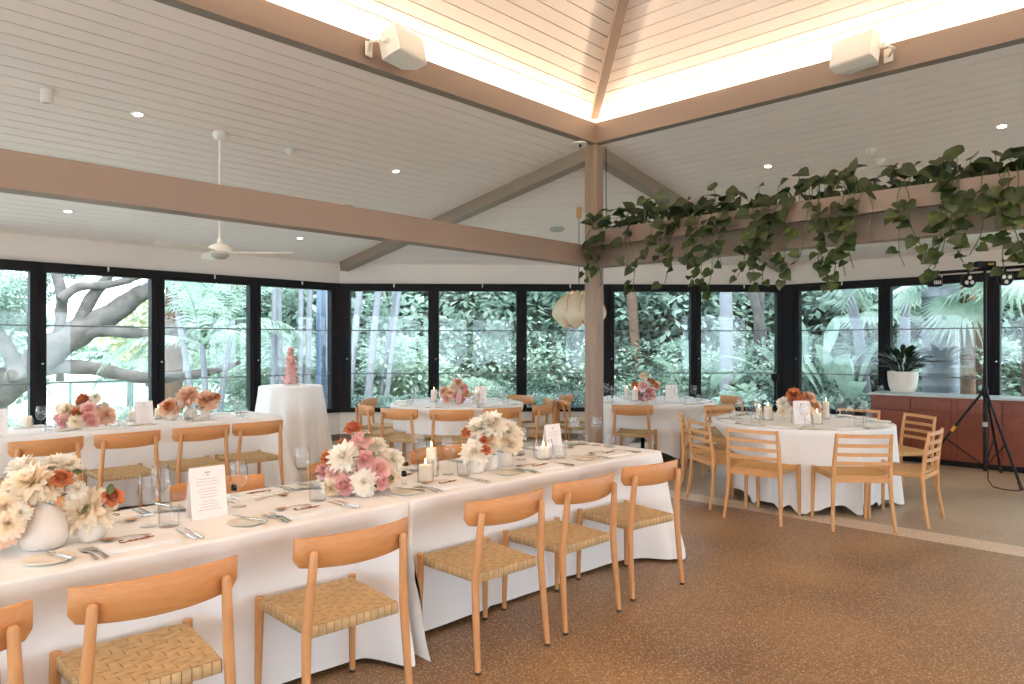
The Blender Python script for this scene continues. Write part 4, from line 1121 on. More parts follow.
mb.tube([q0+Vector((.025,.0,.9)), q0+RT*.04+Vector((0,0,.6)), q0+RT*.03+Vector((0,0,.25)), G(988,7.75,.02), G(993,7.45,.006), G(1005,7.3,.006), G(1018,7.25,.006), G(1040,7.5,.006)], .005, 6)
L(mb.build('power_cable', M['dark'], None, smooth=60), 'thin black cable running down the light stand onto the floor', 'cable')
p = G(775, 10.75, 0)
t = root('stemmed_bowl_stand', 'tall black stand with a small cup by the corner window mullion', 'stand', p)
mb = MB(); mb.lathe([(0,0),(.10,0),(.10,.012),(.014,.03),(.012,.93),(.03,.95),(.052,.98),(.06,1.06),(.055,1.06),(.045,.985),(0,.965)], 16); mb.build('stem', M['dark'], t, smooth=50)
mb = MB(); mb.lathe([(0,.99),(.046,1.0),(.05,1.04),(0,1.045)], 12); o = mb.build('filling', simple('dark red wax', srgb(110,20,36), .4), t); o['label'] = 'dark red filling'

# ------------------------------------------------------------------ overhead fittings
nL = Vector((0,0,1)).cross(Vector((0,0,1)))
def on_left(px, py): return hit(px, py, (0,PV,ZB), (0,(ZB-ZW)/(WL-PV),1))
def on_right(px, py): return hit(px, py, (PU,0,ZB), ((ZB-ZW)/(WR-PU),0,1))
SLL = math.atan((ZB-ZW)/(WL-PV)); SLR = math.atan((ZB-ZW)/(WR-PU))
RL_ = Matrix.Rotation(-SLL,4,'X'); RR_ = Matrix.Rotation(SLR,4,'Y')
mn = Vector(((ZB-ZW)*(WL-PV), (ZB-ZW)*(WR-PU), (WR-PU)*(WL-PV))).normalized()
def on_mid(px, py): return hit(px, py, (PU,PV,ZB), mn)
RM_ = Vector((0,0,1)).rotation_difference(mn).to_matrix().to_4x4()
def fit(name, label, cat, p, Rm, group=None):
    t = root(name, label, cat, p, 0, group); t.matrix_basis = Matrix.Translation(p) @ Rm; return t
for i, (px, py, w_) in enumerate([(138,114,'the round cylinder spot'),(396,171,'the fan rod and hip rafter'),(68,211,'the window wall at far left'),(300,238,'the window wall behind the fan')]):
    p = on_left(px, py); t = fit('recessed_downlight', ['lit recessed downlight above the tie beam, nearest the cylinder spot','lit recessed downlight between fan rod and hip rafter','lit recessed downlight below the tie beam, at far left','lit recessed downlight below the tie beam, right of the fan'][i], 'downlight', p, RL_, 'recessed downlights')
    mb = MB(); mb.lathe([(.034,-.002),(.036,-.007),(.05,-.009),(.056,-.003),(.056,.004)], 20, cap=False); mb.build('rim', M['white'], t); mb = MB(); mb.lathe([(0,-.004),(.036,-.0035)], 16, cap=False); mb.build('bulb', M['dl'], t)
    lamp('SPOT', 'ceiling_spot_lamp', p+Vector((0,0,-.03)), DL_W, (1,.85,.68), (0,0,0), spot_size=rad(95), spot_blend=.8, shadow_soft_size=.04)
for px, py, lab in [(768,166,'lit recessed downlight on the right slope, above the trailing leaves'),(1002,126,'lit recessed downlight on the right slope near the picture edge')]:
    p = on_right(px, py); t = fit('recessed_downlight', lab, 'downlight', p, RR_, 'recessed downlights')
    mb = MB(); mb.lathe([(.034,-.002),(.036,-.007),(.05,-.009),(.056,-.003),(.056,.004)], 20, cap=False); mb.build('rim', M['white'], t); mb = MB(); mb.lathe([(0,-.004),(.036,-.0035)], 16, cap=False); mb.build('bulb', M['dl'], t)
    lamp('SPOT', 'ceiling_spot_lamp', p+Vector((0,0,-.03)), DL_W, (1,.85,.68), (0,0,0), spot_size=rad(95), spot_blend=.8, shadow_soft_size=.04)
p = on_left(47,90)
t = root('cylinder_spotlight', 'white cylinder spotlight fixed to the boarded ceiling at far left', 'spotlight', p)
mb = MB(); mb.lathe([(0,.03),(.042,.03),(.042,-.10),(.038,-.104),(.03,-.10),(.028,-.06),(0,-.06)], 20); mb.build('housing', M['white'], t)
mb = MB(); mb.lathe([(0,-.085),(.027,-.09),(.027,-.08)], 14); mb.build('lens', M['chrome'], t)
for px, py, f_, Rm, lab in [(290,150,on_left,RL_,'small white smoke detector right of the fan rod'),(97,168,on_left,RL_,None),(345,207,on_left,RL_,None),(557,229,on_mid,RM_,None),(870,150,on_right,RR_,'small white smoke detector on right slope above the trailing leaves'),(880,160,on_right,RR_,'small clear sprinkler cup on right slope above the trailing leaves')]:
    p = f_(px, py)
    if lab:
        t = fit('smoke_detector', lab, 'detector', p, Rm, 'ceiling detectors')
        mb = MB(); mb.lathe([(.05,.004),(.05,-.012),(.045,-.018),(0,-.018)], 20); mb.build('base', M['white'], t); mb = MB(); mb.lathe([(.032,-.016),(.032,-.034),(.022,-.046),(0,-.048)], 16); mb.build('sensor', M['white'], t)
    else:
        lab = {97:'round grey ceiling speaker peeping over the tie beam at far left',345:'round grey ceiling speaker peeping over the tie beam near the hip',557:'round grey ceiling speaker left of the post'}[px]
        t = fit('ceiling_speaker', lab, 'speaker', p, Rm, 'round ceiling speakers')
        mb = MB(); mb.lathe([(.105,-.004),(.118,-.010),(.122,-.004),(.122,.004)], 28, cap=False); mb.build('rim', M['white'], t); mb = MB(); mb.lathe([(0,-.007),(.107,-.006)], 28); mb.build('grille', M['grey'], t)
# ceiling fan
p = on_left(220,133); hz = CH+95*p.dot(FW)/F
t = root('ceiling_fan', 'white three-blade ceiling fan hanging on a long rod', 'fan', p)
mb = MB(); mb.lathe([(0,.05),(.062,.05),(.062,-.02),(.05,-.055),(.02,-.07),(0,-.07)], 24); mb.build('canopy', M['white'], t, smooth=50)
mb = MB(); mb.tube([(0,0,-.05),(0,0,hz-p.z+.08)], .0125, 12); mb.build('rod', M['white'], t)
dz = hz-p.z
mb = MB(); mb.lathe([(.0,dz+.10),(.022,dz+.10),(.028,dz+.06),(.07,dz+.045),(.10,dz+.02),(.105,dz-.02),(.08,dz-.04),(0,dz-.045)], 28); mb.build('motor', M['white'], t, smooth=50)
mb = MB(); mb.lathe([(.075,dz-.04),(.07,dz-.06),(.04,dz-.08),(0,dz-.085)], 24); mb.build('light_bowl', M['grey'], t, smooth=50)
for k in range(3):
    a = YAW+rad(-86)+k*2*PI/3
    Mx = Matrix.Translation((0,0,dz-.018)) @ Matrix.Rotation(a,4,'Z')
    mb = MB(); N = 10; vs = []
    for i in range(N+1):
        x = .09+.55*i/N; w_ = .045+.028*math.sin(PI*min(1,i/N*1.15)*.9); w_ *= 1 if i < N else .8
        tl = rad(11)
        for s, h in ((-1,-.003),(1,-.003),(1,.003),(-1,.003)): vs.append(Mx @ Vector((x, s*w_, h+s*w_*math.tan(tl))))
    mb.add(vs, [(i*4+q,(i+1)*4+q,(i+1)*4+(q+1)%4,i*4+(q+1)%4) for i in range(N) for q in range(4)]+[(0,1,2,3),(N*4+3,N*4+2,N*4+1,N*4)])
    mb.build('blade', M['white'], t, smooth=30)
# wall speakers on the lantern beams
def box_speaker(px, py, off_axis, yaw, lab, arm):
    if off_axis == 'y': p = hit(px, py, (0,PV-.30,0), (0,1,0))
    else: p = hit(px, py, (PU-.30,0,0), (1,0,0))
    t = root('box_speaker', lab, 'speaker', p, yaw, 'white box speakers on the ring beams')
    Mx = Matrix.Rotation(rad(-14),4,'X')
    mb = MB(); P8 = lambda y, k: [(-.17*k,y,-.11*k),(.17*k,y,-.11*k),(.17*k,y,.11*k),(-.17*k,y,.11*k)]
    vs = [Mx @ Vector(v) for v in P8(-.10,.94)+P8(-.085,1.0)+P8(.02,.98)+P8(.12,.68)]
    mb.add(vs, [(0,1,2,3),(15,14,13,12)]+[(r*4+k,r*4+4+k,r*4+4+(k+1)%4,r*4+(k+1)%4) for r in range(3) for k in range(4)]); mb.build('cabinet', M['white'], t, smooth=0)
    mb = MB(); vs = [Mx @ Vector((x,-.1025,z)) for x, z in ((-.150,-.094),(.150,-.094),(.150,.094),(-.150,.094))]; mb.add(vs, [(0,1,2,3)])
    mb.build('grille', M['white'], t, smooth=0)
    mb = MB()
    mb.tube([Mx @ Vector((arm*.17,.0,0)), Mx @ Vector((arm*.225,.02,0)), Vector((arm*.225,.12,0)), Vector((arm*.14,.215,-.02))], .011, 8)
    mb.cbox(arm*.14-.035,arm*.14+.035,.205,.222,-.06,.05,.004); mb.tube([Mx @ Vector((arm*.185,0,0)), Mx @ Vector((arm*.215,0,0))], .022, 12)
    mb.build('bracket', M['white'], t, smooth=30)
box_speaker(402, 49, 'y', rad(12), 'white box speaker on bracket at the left ring beam', -1)
box_speaker(857, 54, 'x', rad(-90)+rad(-10), 'white box speaker on bracket at the right ring beam', 1)
# sensor dish at the post head
p = hit(580, 143, (0,PV-.12,0), (0,1,0))
t = root('sensor_dish', 'small white dish on a short arm at the head of the post', 'sensor', p)
mb = MB(); mb.lathe([(0,.012),(.05,.01),(.072,0),(.07,-.008),(.03,-.014),(0,-.014)], 24); mb.build('dish', M['white'], t, smooth=50)
mb = MB(); mb.tube([(.0,0,-.012),(.02,.01,-.03),(.05,.03,-.01),(.05,.07,.03)], .012, 8); mb.build('arm', M['dark'], t)
# dark cable down the side of the post
mb = MB(); mb.tube([(PU+.075,PV-.10,ZB+.1),(PU+.08,PV-.105,ZB-.15),(PU+.082,PV-.10,3.1),(PU+.083,PV-.105,2.9)], .005, 6)
L(mb.build('cable', M['dark'], None), 'dark cable hanging down the upper part of the post', 'cable')
# pendant lamp
p = on_mid(579, 208); dpt = p.dot(FW); zt = CH+54*dpt/F; zb = CH+17*dpt/F
t = root('pendant_lamp', 'cream petal-shaped pendant lamp hanging left of the post by the windows', 'lamp', p)
mb = MB(); mb.lathe([(0,.03),(.03,.03),(.034,.0),(.034,-.12),(.028,-.135),(0,-.135)], 16); o = mb.build('ceiling_cup', M['oakz'], t); o['label'] = 'wooden ceiling cup'
mb = MB(); mb.tube([(0,0,-.12),(0,0,zt-p.z-.02)], .005, 6); mb.build('cord', M['dark'], t)
H_ = zt-zb
for k in range(7):
    a0 = 2*PI*k/7; mb = MB()
    def fn(u, v, a0=a0):
        tt = v; r = .035+.30*math.sin(PI*min(1,tt*.78+.04))**.9*(1 if tt < .7 else 1-.35*(tt-.7))
        half = .66*math.sin(PI*min(1,(tt*.80+.06)))**.75
        a = a0+(2*u-1)*half; r2 = r+.02*(1-abs(2*u-1)) + (.012 if k % 2 else 0)
        return (r2*math.cos(a), r2*math.sin(a), zt-p.z-H_*tt*(1-.10*(2*u-1)**2))
    mb.grid(10, 14, fn)
    nn = len(mb.f)
    q = mb.build('petal', M['shade'], t, smooth=80)
    rim = MB(); pts = [fn(0,j/14) for j in range(15)]+[fn(i/8,1) for i in range(1,8)]+[fn(1,1-j/14) for j in range(15)]
    rim.tube(pts, .005, 5); rim.build('rim', M['oakz'], q)
mb = MB(); mb.lathe([(0,zt-p.z-.06),(.025,zt-p.z-.08),(.045,zt-p.z-.16),(.03,zt-p.z-.21),(0,zt-p.z-.22)], 16); mb.build('bulb', M['dl'], t, smooth=60)

# ------------------------------------------------------------------ planter on the right tie beam, trailing pothos
t = root('trough_planter', 'long taupe timber trough planter fixed along the right tie beam', 'planter', (5.98, 0, 2.545))
mb = MB(); mb.box(0,.022,-2.2,PV-.10,0,.165); mb.build('front_plank', M['beam'], t, smooth=0)
mb = MB(); mb.box(.42,.442,-2.2,PV-.10,0,.165); mb.build('back_plank', M['beam'], t, smooth=0)
mb = MB(); mb.box(.022,.42,-2.2,PV-.10,.0+.016,.03); mb.box(.022,.42,PV-.122,PV-.10,.03,.165); mb.build('base', M['beam'], t, smooth=0)
mb = MB(); mb.box(.023,.419,-2.19,PV-.125,.03,.12); o = mb.build('soil', M['soil'], t, smooth=0)
def heart(mb, p, d, up, s):
    p = Vector(p); d = Vector(d).normalized(); up = Vector(up); side = d.cross(up).normalized(); n = side.cross(d)
    vs = []
    for tt, w_, b in ((-.10,.30,0),(0,.40,.0),(.22,.50,.03),(.5,.42,.02),(.78,.22,-.04),(1,.02,-.12)):
        c = p + d*s*tt + n*s*b
        cc = c if tt > -.05 else p + d*s*.02
        vs += [c - side*s*w_ + n*s*w_*.18, cc, c + side*s*w_ + n*s*w_*.18]
    mb.add(vs, [(i*3+k, i*3+k+1, i*3+4+k, i*3+3+k) for i in range(5) for k in range(2)])
def pothos(i, y0, y1, vines, label, dense=1.0, seed=0):
    """crown of leaves above the trough from y0 to y1 and hanging vines (px, py of the lower end)"""
    r_ = random.Random(100+seed); t = root('pothos_plant', label, 'plant', (6.12, (y0+y1)/2, 2.67), 0, 'trailing pothos plants'); o0 = Vector((6.12,(y0+y1)/2,2.67))
    mb = MB(); st = MB()
    for k in range(int((y1-y0)*44*dense)+6):
        q = Vector((r_.uniform(5.93,6.34), r_.uniform(y0,y1), 2.71+abs(r_.gauss(0,.095))+.02)) - o0
        d = Vector((r_.uniform(-.8,.35), r_.uniform(-1,1), r_.uniform(-.8,.5)))
        st.tube([Vector((q.x*.5, q.y*.8, -.0)), q*.9+Vector((0,0,.02)), q], .0028, 5)
        heart(mb, q, d, (r_.uniform(-1.3,-.1),r_.uniform(-.6,.6),.8), r_.uniform(.10,.155))
    for px, py in vines:
        e = hit(px, py, (5.90,0,0), (1,0,0)); e = Vector((5.91+r_.uniform(-.03,.03), e.y, e.z))
        top = Vector((6.0, min(PV-.12,max(y0-.1, e.y+r_.uniform(-.15,.15))), 2.73))
        n_ = max(4, int((top.z-e.z)/.062)); pts = []
        sw = r_.uniform(-.06,.06)
        for j in range(n_+1):
            tt = j/n_; y = top.y+(e.y-top.y)*tt**.6+sw*math.sin(PI*tt)+.015*math.sin(9*tt+px); x = 5.955 if tt > .03 else 6.0
            x += (e.x-5.955)*tt - .012*math.sin(PI*tt)
            pts.append(Vector((x, y, top.z+(e.z-top.z)*tt + (.02 if j == 0 else 0))) - o0)
        st.tube([Vector((6.1,top.y,2.70))-o0]+pts, .0036, 5)
        for j in range(1, n_+1):
            for rep in range(1):
                if r_.random() < .34: continue
                s = r_.uniform(.085,.145)*(1-.25*j/n_)
                d = Vector((-.35+r_.uniform(-.3,.1), r_.uniform(-1,1), r_.uniform(-1,.05)))
                q = pts[j] + Vector((-.02,r_.uniform(-.02,.02),0)) + d.normalized()*.025
                st.tube([pts[j], q], .0018, 4)
                heart(mb, q, d, (-1,r_.uniform(-.4,.4),.5+r_.uniform(-.3,.3)), s)
    st.build('stems', M['stemg'], t); mb.build('leaves', M['pothos'], t, smooth=60)
pothos(0, 4.25, 4.62, [(600,285),(594,262),(590,283)], 'pothos plant wound round the head of the post', 1, 0)
pothos(1, 3.85, 4.25, [(627,268),(634,292),(640,255)], 'pothos plant with two thin vines just right of the post', .8, 1)
pothos(2, 3.5, 3.85, [(659,262),(664,283),(669,250)], 'pothos plant with one bushy vine, second from the post', 1.2, 2)
pothos(3, 3.0, 3.5, [(690,282),(700,292),(708,290),(714,270),(722,265),(684,262)], 'pothos plant with the thick cluster of vines below the planter', 1.3, 3)
pothos(4, 2.55, 3.0, [(738,276),(752,285),(765,280),(760,262),(775,272)], 'pothos plant hanging in front of the hip rafter end', 1, 4)
pothos(5, 2.1, 2.55, [(785,278),(795,262)], 'pothos plant with a vine curling back to the beam', 1.1, 5)
pothos(6, 1.75, 2.1, [(818,276),(826,283),(834,280),(843,276),(838,262),(850,268)], 'pothos plant with the full cluster of vines mid beam', 1.2, 6)
pothos(7, 1.45, 1.75, [(868,240)], 'pothos plant with low crown and hardly a vine', 1.1, 7)
pothos(8, 1.15, 1.45, [(905,266),(928,272),(934,268),(920,252)], 'pothos plant hanging above the light stand crossbar', 1.2, 8)
pothos(9, .8, 1.15, [(962,262),(972,255),(968,240)], 'pothos plant above the stand with large round leaves', 1.3, 9)
pothos(10, .35, .8, [(1005,268),(1014,262),(1022,258),(1035,270)], 'pothos plant at the right picture edge', 1.3, 10)
# added fill spots with no fitting of their own, under the two ceiling slopes
for i, (x, y) in enumerate([(.2,6.2),(-1.6,6.0),(3.9,6.0),(9.0,2.2),(8.2,-1.2)]):
    if y > PV: p = Vector((x,y,ZB-(ZB-ZW)*(y-PV)/(WL-PV))); Rm = RL_
    else: p = Vector((x,y,ZB-(ZB-ZW)*(x-PU)/(WR-PU))); Rm = RR_
    lamp('SPOT', 'ceiling_spot_lamp', p+Vector((0,0,-.03)), DL_W, (1,.85,.68), (0,0,0), spot_size=rad(95), spot_blend=.8, shadow_soft_size=.04)

# small black-capped shakers among the place settings
mb = MB(); mb.lathe([(0,0),(.014,0),(.016,.006),(.013,.04),(.012,.044),(0,.044)], 14)
SHAKER = root('pepper_shaker', 'x', 'shaker')
mb.build('jar', M['glass'], SHAKER, smooth=50); mb = MB(); mb.lathe([(.0135,.042),(.0145,.046),(.014,.066),(.009,.072),(0,.073)], 14); mb.build('cap', M['dark'], SHAKER, smooth=50)
for px, py, w_ in [(234,499,'beside the menu card on the long front table'),(73,530,'between the two cream dahlia vases'),(404,484,'right of the pink rose mound'),(757,414,'on the post side of the table beside the sideboard'),(838,418,'on the sideboard side of the table beside the sideboard'),(410,402,'on the table below the middle windows'),(612,401,'on the table behind the post')]:
    p = T(px,py); place(SHAKER, (p.x,p.y,TZ), 0, 'small shaker with black cap '+w_, 'black-capped shakers')
# ------------------------------------------------------------------ the garden beyond the glass
mb = MB(); mb.add([(-40,-30,-.25),(60,-30,-.25),(60,70,-.25),(-40,70,-.25)], [(0,1,2,3)])
struct(mb.build('lawn', M['lawn'], smooth=0))
mb = MB()
mb.add([(RU-.3,WL+.12,-.02),(PU+.05,WL+.12,-.02),(WR+.12,PV+.05,-.02),(WR+.12,RV,-.02),(WR+1.2,RV,-.02),(WR+1.2,PV+.5,-.02),(PU+.5,WL+1.2,-.02),(RU-.3,WL+1.2,-.02)], [(0,1,6,7),(1,2,5,6),(2,3,4,5)])
mb.add([(RU-9,RV-9,-.03),(WR+1.2,RV-9,-.03),(WR+1.2,RV,-.03),(RU-.2,RV-.2,-.03),(RU-.2,WL+1.2,-.03),(RU-9,WL+1.2,-.03)], [(0,1,2,3),(0,3,4,5)])  # unseen pale paving added so the bounced daylight is neutral, not green
struct(mb.build('path_and_bounce_paving', M['ctop'], smooth=0))
def blob_leaves(mb, r_, c, rx, ry, rz, n, ln, wd, hang=0):
    c = Vector(c)
    for k in range(n):
        while True:
            p = Vector((r_.uniform(-1,1), r_.uniform(-1,1), r_.uniform(-1,1)))
            if .12 < p.length < 1: break
        p = p.normalized()*(p.length**.45)
        q = c + Vector((p.x*rx, p.y*ry, p.z*rz))
        d = (p + Vector((r_.uniform(-1,1), r_.uniform(-1,1), r_.uniform(-1,.6)))*.9 - Vector((0,0,hang))).normalized()
        s = d.cross(Vector((r_.uniform(-.4,.4), r_.uniform(-.4,.4), 1))).normalized(); nn = s.cross(d)
        l = ln*r_.uniform(.7,1.3); w_ = wd*r_.uniform(.8,1.2)
        mb.add([q, q+d*l*.5+s*w_+nn*w_*.3, q+d*l, q+d*l*.5-s*w_+nn*w_*.3], [(0,1,2),(0,2,3)])
def crown_mesh(name, seed, lobes, n, ln, wd, mat, hang=.2):
    """a unit-sized crown: several lobes of leaves around the centre"""
    r_ = random.Random(seed); mb = MB()
    for k in range(lobes):
        a = r_.uniform(0,2*PI); e = r_.uniform(-.6,1.1); d = r_.uniform(.3,.72)
        blob_leaves(mb, r_, (d*math.cos(a)*math.cos(e), d*math.sin(a)*math.cos(e), d*.8*math.sin(e)), r_.uniform(.28,.45), r_.uniform(.28,.45), r_.uniform(.22,.36), n//lobes, ln, wd, hang)
    return mesh_of(mb, name, mat)
CR = {k: [crown_mesh('crown_'+k, 40+i+7*ord(k), 12, 3600, .085, .024, M['fol_'+k]) for i in range(2)] for k in 'abdy'}
CRB = {k: [crown_mesh('big_leaf_crown_'+k, 90+i+7*ord(k), 9, 900, .20, .065, M['fol_'+k], .5) for i in range(2)] for k in 'abd'}
def meshobj(name, me, parent, loc=(0,0,0), scale=(1,1,1), rz=0):
    o = bpy.data.objects.new(name, me); C.objects.link(o); o.parent = parent; o.location = loc; o.scale = scale; o.rotation_euler = (0,0,rz); return o
def tree(base, h, cr, kind, label, trunk=.12, big=False, group=None, lean=(0,0), bark='bark', cat='tree', name='garden_tree', crz=None):
    t = root(name, label, cat, base, 0, group)
    if h > 0:
        mb = MB(); top = Vector((lean[0],lean[1],h))
        mb.tube([(0,0,-.25), (lean[0]*.2,lean[1]*.2,h*.35), (lean[0]*.6,lean[1]*.6,h*.7), top], [trunk*1.2, trunk, trunk*.8, trunk*.55], 10)
        for k in range(4):
            a = R.uniform(0,6.28); b0 = Vector((lean[0]*.6,lean[1]*.6,h*.7)); mb.tube([b0, b0+Vector((math.cos(a)*cr*.35,math.sin(a)*cr*.35,cr*.3)), b0+Vector((math.cos(a)*cr*.6,math.sin(a)*cr*.6,cr*.5))], [trunk*.5,trunk*.35,trunk*.15], 7)
        mb.build('trunk', M[bark], t, smooth=60)
    me = R.choice((CRB if big else CR)[kind])
    meshobj('foliage', me, t, (lean[0],lean[1],h + (0 if h > 0 else cr*.55)), (cr,cr,crz or cr*.85), R.uniform(0,6.28))
    return t
def spot(px, d): p = G(px, d, -.25); return (p.x, p.y, -.25)
# the far screen of trees, one by one
FAR = [(-120,17,'d',3.2,3.0),(-10,24,'b',3.0,2.6),(60,34,'b',2.2,2.4),(108,36,'a',1.8,1.8),(150,30,'b',2.2,2.6),(190,21,'y',2.6,2.8),(236,20,'b',3.2,2.8),(282,19,'a',3.0,2.8),(326,18.5,'d',3.2,2.8),(366,19,'b',3.0,2.8),(404,18,'a',3.2,2.8),
       (446,19.5,'b',4.0,2.6),(486,19,'a',4.2,2.6),(530,19.5,'b',4.2,2.6),(572,18.5,'a',3.8,2.6),(614,19,'d',3.6,2.8),(652,18.5,'b',3.6,2.6),(694,19.5,'a',3.4,2.8),(738,20,'b',3.2,2.8),(778,19,'d',3.2,2.8),(816,18.5,'a',3.2,2.8),
       (860,18,'b',3.0,2.8),(904,17.5,'d',3.0,2.8),(948,17,'a',2.8,2.8),(996,16.5,'d',2.8,2.8),(1044,16,'b',2.8,2.8),(1100,15,'d',2.8,2.8)]
for i, (px, d, k, h, cr) in enumerate(FAR):
    tree(spot(px,d), h*.72, cr*1.12, k, {'d':'dark green','b':'pale green','a':'mid green','y':'olive yellow'}[k]+' leafy tree in the far screen, '+('seen through side windows' if px < 335 else 'seen through middle windows' if px < 785 else 'seen through windows above the sideboard'), .16, group='far screen of trees %s%s' % (k, 's' if px < 335 else 'm' if px < 785 else 'r'))
# lower fill in the second rank
MIDS = [(425,17.2,"b",1.9),(470,17,"a",1.8),(505,17.4,"b",1.9),(545,17,"b",1.8),(590,16.8,"a",1.9),(640,17,"d",1.8),(720,17,"b",1.8),(775,17,"a",1.9),(240,17.5,"b",1.8),(285,17,"a",1.9),(330,16.8,"b",1.9),(345,15.5,'d',1.6),(392,15,'b',1.7),(430,15.5,'a',1.3),(462,15,'b',1.0),(700,15,'b',1.2),(640,16,'a',1.5),(678,15.5,'b',1.6),(735,16,'b',1.4),(800,14.5,'a',1.7),(838,15,'b',1.6),(880,14.5,'d',1.7),(920,14,'a',1.7),(965,13.5,'b',1.6),(1010,13,'a',1.6),(1060,12.5,'d',1.6),(300,15,'b',1.5),(262,15.5,'a',1.5),(-30,14,'a',1.5),(520,15.8,'a',.9),(560,15.5,'d',.9)]
for i, (px, d, k, cr) in enumerate(MIDS):
    tree(spot(px,d), 0, cr, k, {'d':'dark green','b':'pale green','a':'mid green'}[k]+' rounded shrub below the far trees, '+('seen through side windows' if px < 335 else 'seen through middle windows' if px < 785 else 'seen through windows above the sideboard'), 0, name='garden_shrub', cat='shrub', group='shrubs of the second rank %s%s' % (k, 's' if px < 335 else 'm' if px < 785 else 'r'))
# near shrubs just outside the glass: (px, depth, kind, size, big leaves)
SHR = [(352,12.6,'d',.75,0,'left end'),(388,12.7,'a',.80,0,'second pane'),(415,12.6,'a',.85,0,'left mullion'),(448,12.7,'d',.78,0,'round table'),(480,12.9,'a',.70,0,'menu card'),(512,12.6,'d',.80,0,'third mullion'),(548,12.8,'a',.85,0,'sideways chairs'),(580,12.6,'d',.85,0,'pendant lamp'),(622,12.7,'b',.75,0,'post'),(655,12.5,'a',.70,0,'pink roses'),(690,12.6,'b',.80,1,'fourth mullion'),
       (716,12.4,'a',.70,0,'fifth pane'),(750,12.6,'b',.95,1,'fifth pane middle'),(790,12.6,'d',.9,0,'corner mullion'),(812,12.0,'b',.75,1,'rust dahlias'),(846,11.8,'a',.85,1,'wide leaves'),(872,12.2,'b',.8,1,'sideboard end'),(905,11.2,'a',.6,1,'white pot'),(950,11.4,'b',.8,0,'great palm'),(990,11.0,'a',.75,0,'stand pole'),(1020,10.6,'b',.7,0,'picture edge'),
       (190,11.6,'b',.55,0,'bud vases'),(232,12.0,'d',.6,0,'glass on the side table'),(262,12.4,'a',.7,0,'cake table'),(306,12.8,'b',.75,0,'petal tower'),(128,13.5,'b',.5,0,'menu card on the side table'),(10,11.2,'b',.5,0,'big limb')]
for px, d, k, cr, big, w_ in SHR:
    tree(spot(px,d), 0, cr, k, '%s %s bush just outside the glass, behind the %s' % ({'d':'dark','a':'green','b':'pale'}[k], 'broad-leaved' if big else 'small-leaved', w_), 0, bool(big), name='garden_bush', cat='bush')
# old spreading tree at the left: limbs that cross the first windows
t = root('spreading_fig_tree', 'old grey tree whose long limbs cross the side windows', 'tree', spot(-95,11.4)); o0 = Vector(t.location)
def limb(nm, pts, d0, d1, rs):
    n = len(pts); P_ = []; Rr = []
    for i, (px, py) in enumerate(pts):
        d = d0+(d1-d0)*i/(n-1); P_.append(G2(px,py,d)-o0); Rr.append(rs[i]*d/F)
    # smooth by inserting midpoints
    Q = []; S = []
    for i in range(n-1):
        for k in range(4):
            u = k/4; p0, p1, p2, p3 = P_[max(i-1,0)], P_[i], P_[i+1], P_[min(i+2,n-1)]
            Q.append(.5*((2*p1)+(p2-p0)*u+(2*p0-5*p1+4*p2-p3)*u*u+(3*p1-p0-3*p2+p3)*u**3)); S.append((Rr[i]+(Rr[i+1]-Rr[i])*u)*(1+.06*math.sin(7*(i+u))))
    Q.append(P_[-1]); S.append(Rr[-1])
    mb = MB(); mb.tube(Q, S, 12); mb.build(nm, M['bark'], t, smooth=70)
limb('trunk', [(-100,640),(-98,560),(-90,490),(-70,430)], 11.4, 11.3, [42,36,32,28])
limb('limb', [(-80,450),(-30,412),(0,388),(26,372),(55,347),(85,329),(112,314),(135,297),(150,288),(175,268)], 11.3, 13.2, [26,22,18,16,15,13,11,9,7,4])
limb('limb', [(-80,440),(-20,402),(12,380),(30,372),(52,367),(90,368),(120,374),(148,378),(185,376),(222,369),(240,362)], 11.35, 13.4, [18,15,11,9,8,7,6.5,6,5,3.5,2])
limb('limb', [(74,337),(100,331),(128,332),(150,334),(180,328),(205,322)], 12.2, 13.0, [7,6,6,5,4,2])
limb('limb', [(70,338),(80,322),(90,300),(104,282),(118,262)], 12.2, 12.6, [7,6.5,6,5,4])
limb('limb', [(55,347),(60,330),(61,312),(62,295),(56,272)], 12.1, 12.2, [6,5.5,5.5,5.5,5])
limb('limb', [(60,300),(78,287),(105,285),(128,280),(160,268)], 12.0, 12.8, [5,4.5,4,3.5,2])
limb('limb', [(20,378),(8,350),(-10,320),(-30,280)], 11.6, 11.3, [8,7,6,5])
for px, py, d, cr in [(-25,300,11.6,1.1),(6,318,12.6,.75),(14,286,12.4,.7),(55,268,13,.55),(122,258,13.2,.7),(-20,345,12.2,.7),(88,262,13.4,.6)]:
    meshobj('foliage', R.choice(CR['a']), t, G2(px,py,d)-o0, (cr,cr,cr*.75), R.uniform(0,6))
# feather palms
def frond(mb, p, az, el, ln, leaf, r_, st=None, droop=1.6, n=22):
    d = Vector((math.cos(az)*math.cos(el), math.sin(az)*math.cos(el), math.sin(el))); p = Vector(p); pts = [p.copy()]
    s = Vector((-math.sin(az), math.cos(az), 0))
    for i in range(n):
        d = (d + Vector((0,0,-1))*droop/n*(.4+i/n)).normalized(); p = p+d*ln/n; pts.append(p.copy())
        if i > 2:
            l = leaf*math.sin(PI*(.12+.85*i/n))
            for sg in (-1,1):
                q = (s*sg*.85 + d*.55 + Vector((0,0,-.25+r_.uniform(-.12,.12)))).normalized()
                w_ = d*.012+Vector((0,0,.004))
                e = p+q*l+Vector((0,0,-l*.25)); mdl = p+q*l*.5
                mb.add([p-w_*.6, p+w_*.6, mdl+w_, e, mdl-w_], [(0,1,2,3,4)])
    if st is not None: st.tube(pts, [.018*(1-.8*i/n) for i in range(n+1)], 5, cap=False)
